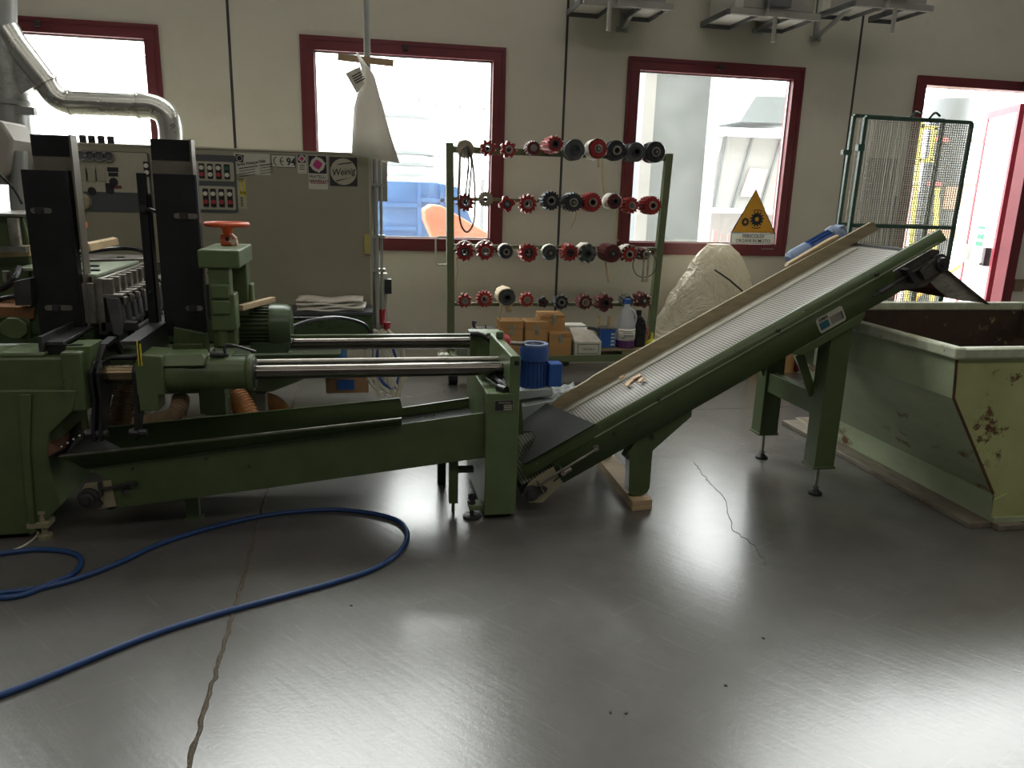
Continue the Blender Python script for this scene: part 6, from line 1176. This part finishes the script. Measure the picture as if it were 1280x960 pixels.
t = thing('wall_locker', 'narrow grey metal cabinet on the wall, seen through the mesh guard', 'cabinet', (5.1, 6.95, 1.0)); a, b = A(1094, 197, 6.9), A(1112, 285, 6.9); MB().box(a.x, b.x, 6.9, WY, .95, a.z).build('locker_body', M('locker_grey', (.22, .22, .21), .5), t, bev=.004); MB().box(b.x, b.x+.06, 6.93, WY, .95, a.z-.35).build('locker_side', M('locker_blue', (.06, .06, .11), .5), t)
p = A(1278, 355, WY-.02); tag(MB().box(6.86, 6.98, WY-.02, WY, .73, .86).build('wall_plate', M('brown_plate', (.20, .14, .08), .6)), 'small brown plate on the wall right of the doorway', 'plate')
# ================================================================ units on brackets high on the wall
unitm = M('unit_grey', (.30, .29, .26), .5, var=.06); unitd = M('unit_dark_grey', (.13, .135, .14), .5, .3, var=.1); unitl = M('unit_light', (.48, .47, .43), .5, var=.04)
def unit(label, x0, x1, y0, y1, z, brx, px_=0, dz_=.07):
    t = thing('wall_unit', label, 'suspended unit', ((x0+x1)/2, (y0+y1)/2, z), 'grey units on wall brackets'); xm = (x0+x1)/2; w_ = .24
    for a, b in ((x0, x0+w_+.05), (x1-w_, x1)):
        mb = MB(); mb.box(a, b, y0, y1, z+.03, z+.036); mb.build('tray_plate', unitl, t)
        mb = MB(); mb.box(a, b, y0-.004, y0, z, z+.045); mb.box(a, b, y1, y1+.012, z-.005, z+.045); mb.box(a, a+.012, y0, y1, z, z+.045); mb.box(b-.012, b, y0, y1, z, z+.045); mb.build('tray_rim', unitd, t)
    mb = MB(); mb.box(x0+.02, x1+.03, y0-.035, y0-.004, z+.0, z+.055); mb.build('front_rail', unitm, t, bev=.004)
    mb = MB(); mb.box(x0+.06, x1-.03, y0-.01, y1-.12, z+.06, z+.75); mb.build('unit_housing', unitm, t, bev=.006)
    mb = MB(); mb.box(x0+.053, x0+.13, y0-.02, y1-.05, z+.055, z+.76); mb.build('housing_flange', unitl, t)
    mb = MB(); mb.box(xm-.08, xm+.08, y0-.09, y0-.035, z-.01, z+.20); mb.build('bracket_plate', unitm, t, bev=.003)
    mb = MB(); mb.box(xm-.10, xm+.10, y0-.13, y0-.04, z+.06, z+.30); mb.build('control_box', unitd, t, bev=.006)
    mb = MB(); mb.cyl((xm+px_, y0-.065, z-.20), (xm+px_, y0-.065, z+.02), .018, seg=14); mb.build('drain_pipe', unitm, t)
    mb = MB(); mb.box(brx-.02, brx+.02, WY-.03, WY, z-dz_, z+.4); mb.bar((brx, WY-.02, z-dz_+.02), (brx, y0+.1, z+.08), .03, .03); mb.box(brx-.02, brx+.02, y0+.1, WY, z+.07, z+.10); mb.box(brx-.05, brx+.05, WY-.03, WY, z-dz_-.01, z-dz_+.03); mb.build('wall_bracket', galvd, t)
    return t
unit('grey wall-mounted unit with drain pipe, leftmost of the three at the top', 1.76, 2.52, 6.5, 6.93, 3.1, 2.30, -.15)
unit('grey wall-mounted unit with drain pipe, middle of the three at the top', 3.02, 3.83, 6.46, 6.98, 3.1, 3.6, 0, .0)
unit('grey wall-mounted unit with drain pipe, rightmost of the three at the top', 4.06, 4.78, 6.30, 6.76, 3.2, 4.19, 0, .13)
# ================================================================ hose and wire on the floor
P = [(-30, 877), (0, 869), (60, 846), (130, 817), (200, 790), (270, 768), (340, 749), (410, 730), (465, 712), (497, 692), (509, 672), (504, 656), (488, 647), (455, 640), (410, 637), (340, 643), (270, 658), (200, 680), (150, 703), (100, 722), (50, 735), (0, 741), (-30, 745)]
hs = thing('air_hose', 'blue air hose lying in long loops on the floor', 'hose', G(200, 780)); mb = MB(); mb.tube(spline([G(x, y, .011) for x, y in P], 8), .0115, 12); mb.build('long_loop', bluehose, hs)
P = [(-30, 741), (0, 747), (30, 743), (60, 731), (90, 718), (101, 706), (98, 695), (80, 689), (45, 687), (0, 692), (-30, 696)]
mb = MB(); mb.tube(spline([G(x, y, .011 if not 50 < x < 105 or y < 715 else .013) for x, y in P], 8), .0115, 12); mb.build('short_loop', bluehose, hs)
tag(MB().tube(spline([G(-10, 694, .006), G(10, 690, .006), G(30, 682, .006), G(44, 672, .006), G(48, 664, .03)], 6), .005, 8).build('thin_cable', cablem), 'thin pale cable on the floor beside the tan levelling foot', 'cable')
random.seed(5)
dots = [(439, 757), (783, 892), (763, 891), (954, 798), (907, 857)]
for i, (x, y) in enumerate(dots): p = G(x, y); o = MB().obox(p+V((0, 0, .002)), (.010, .007, .004), rot('Z', 40*i)).build('floor_crumb', rubber); tag(o, 'dark crumb on the bare floor', 'crumb', 'dark crumbs on the floor')
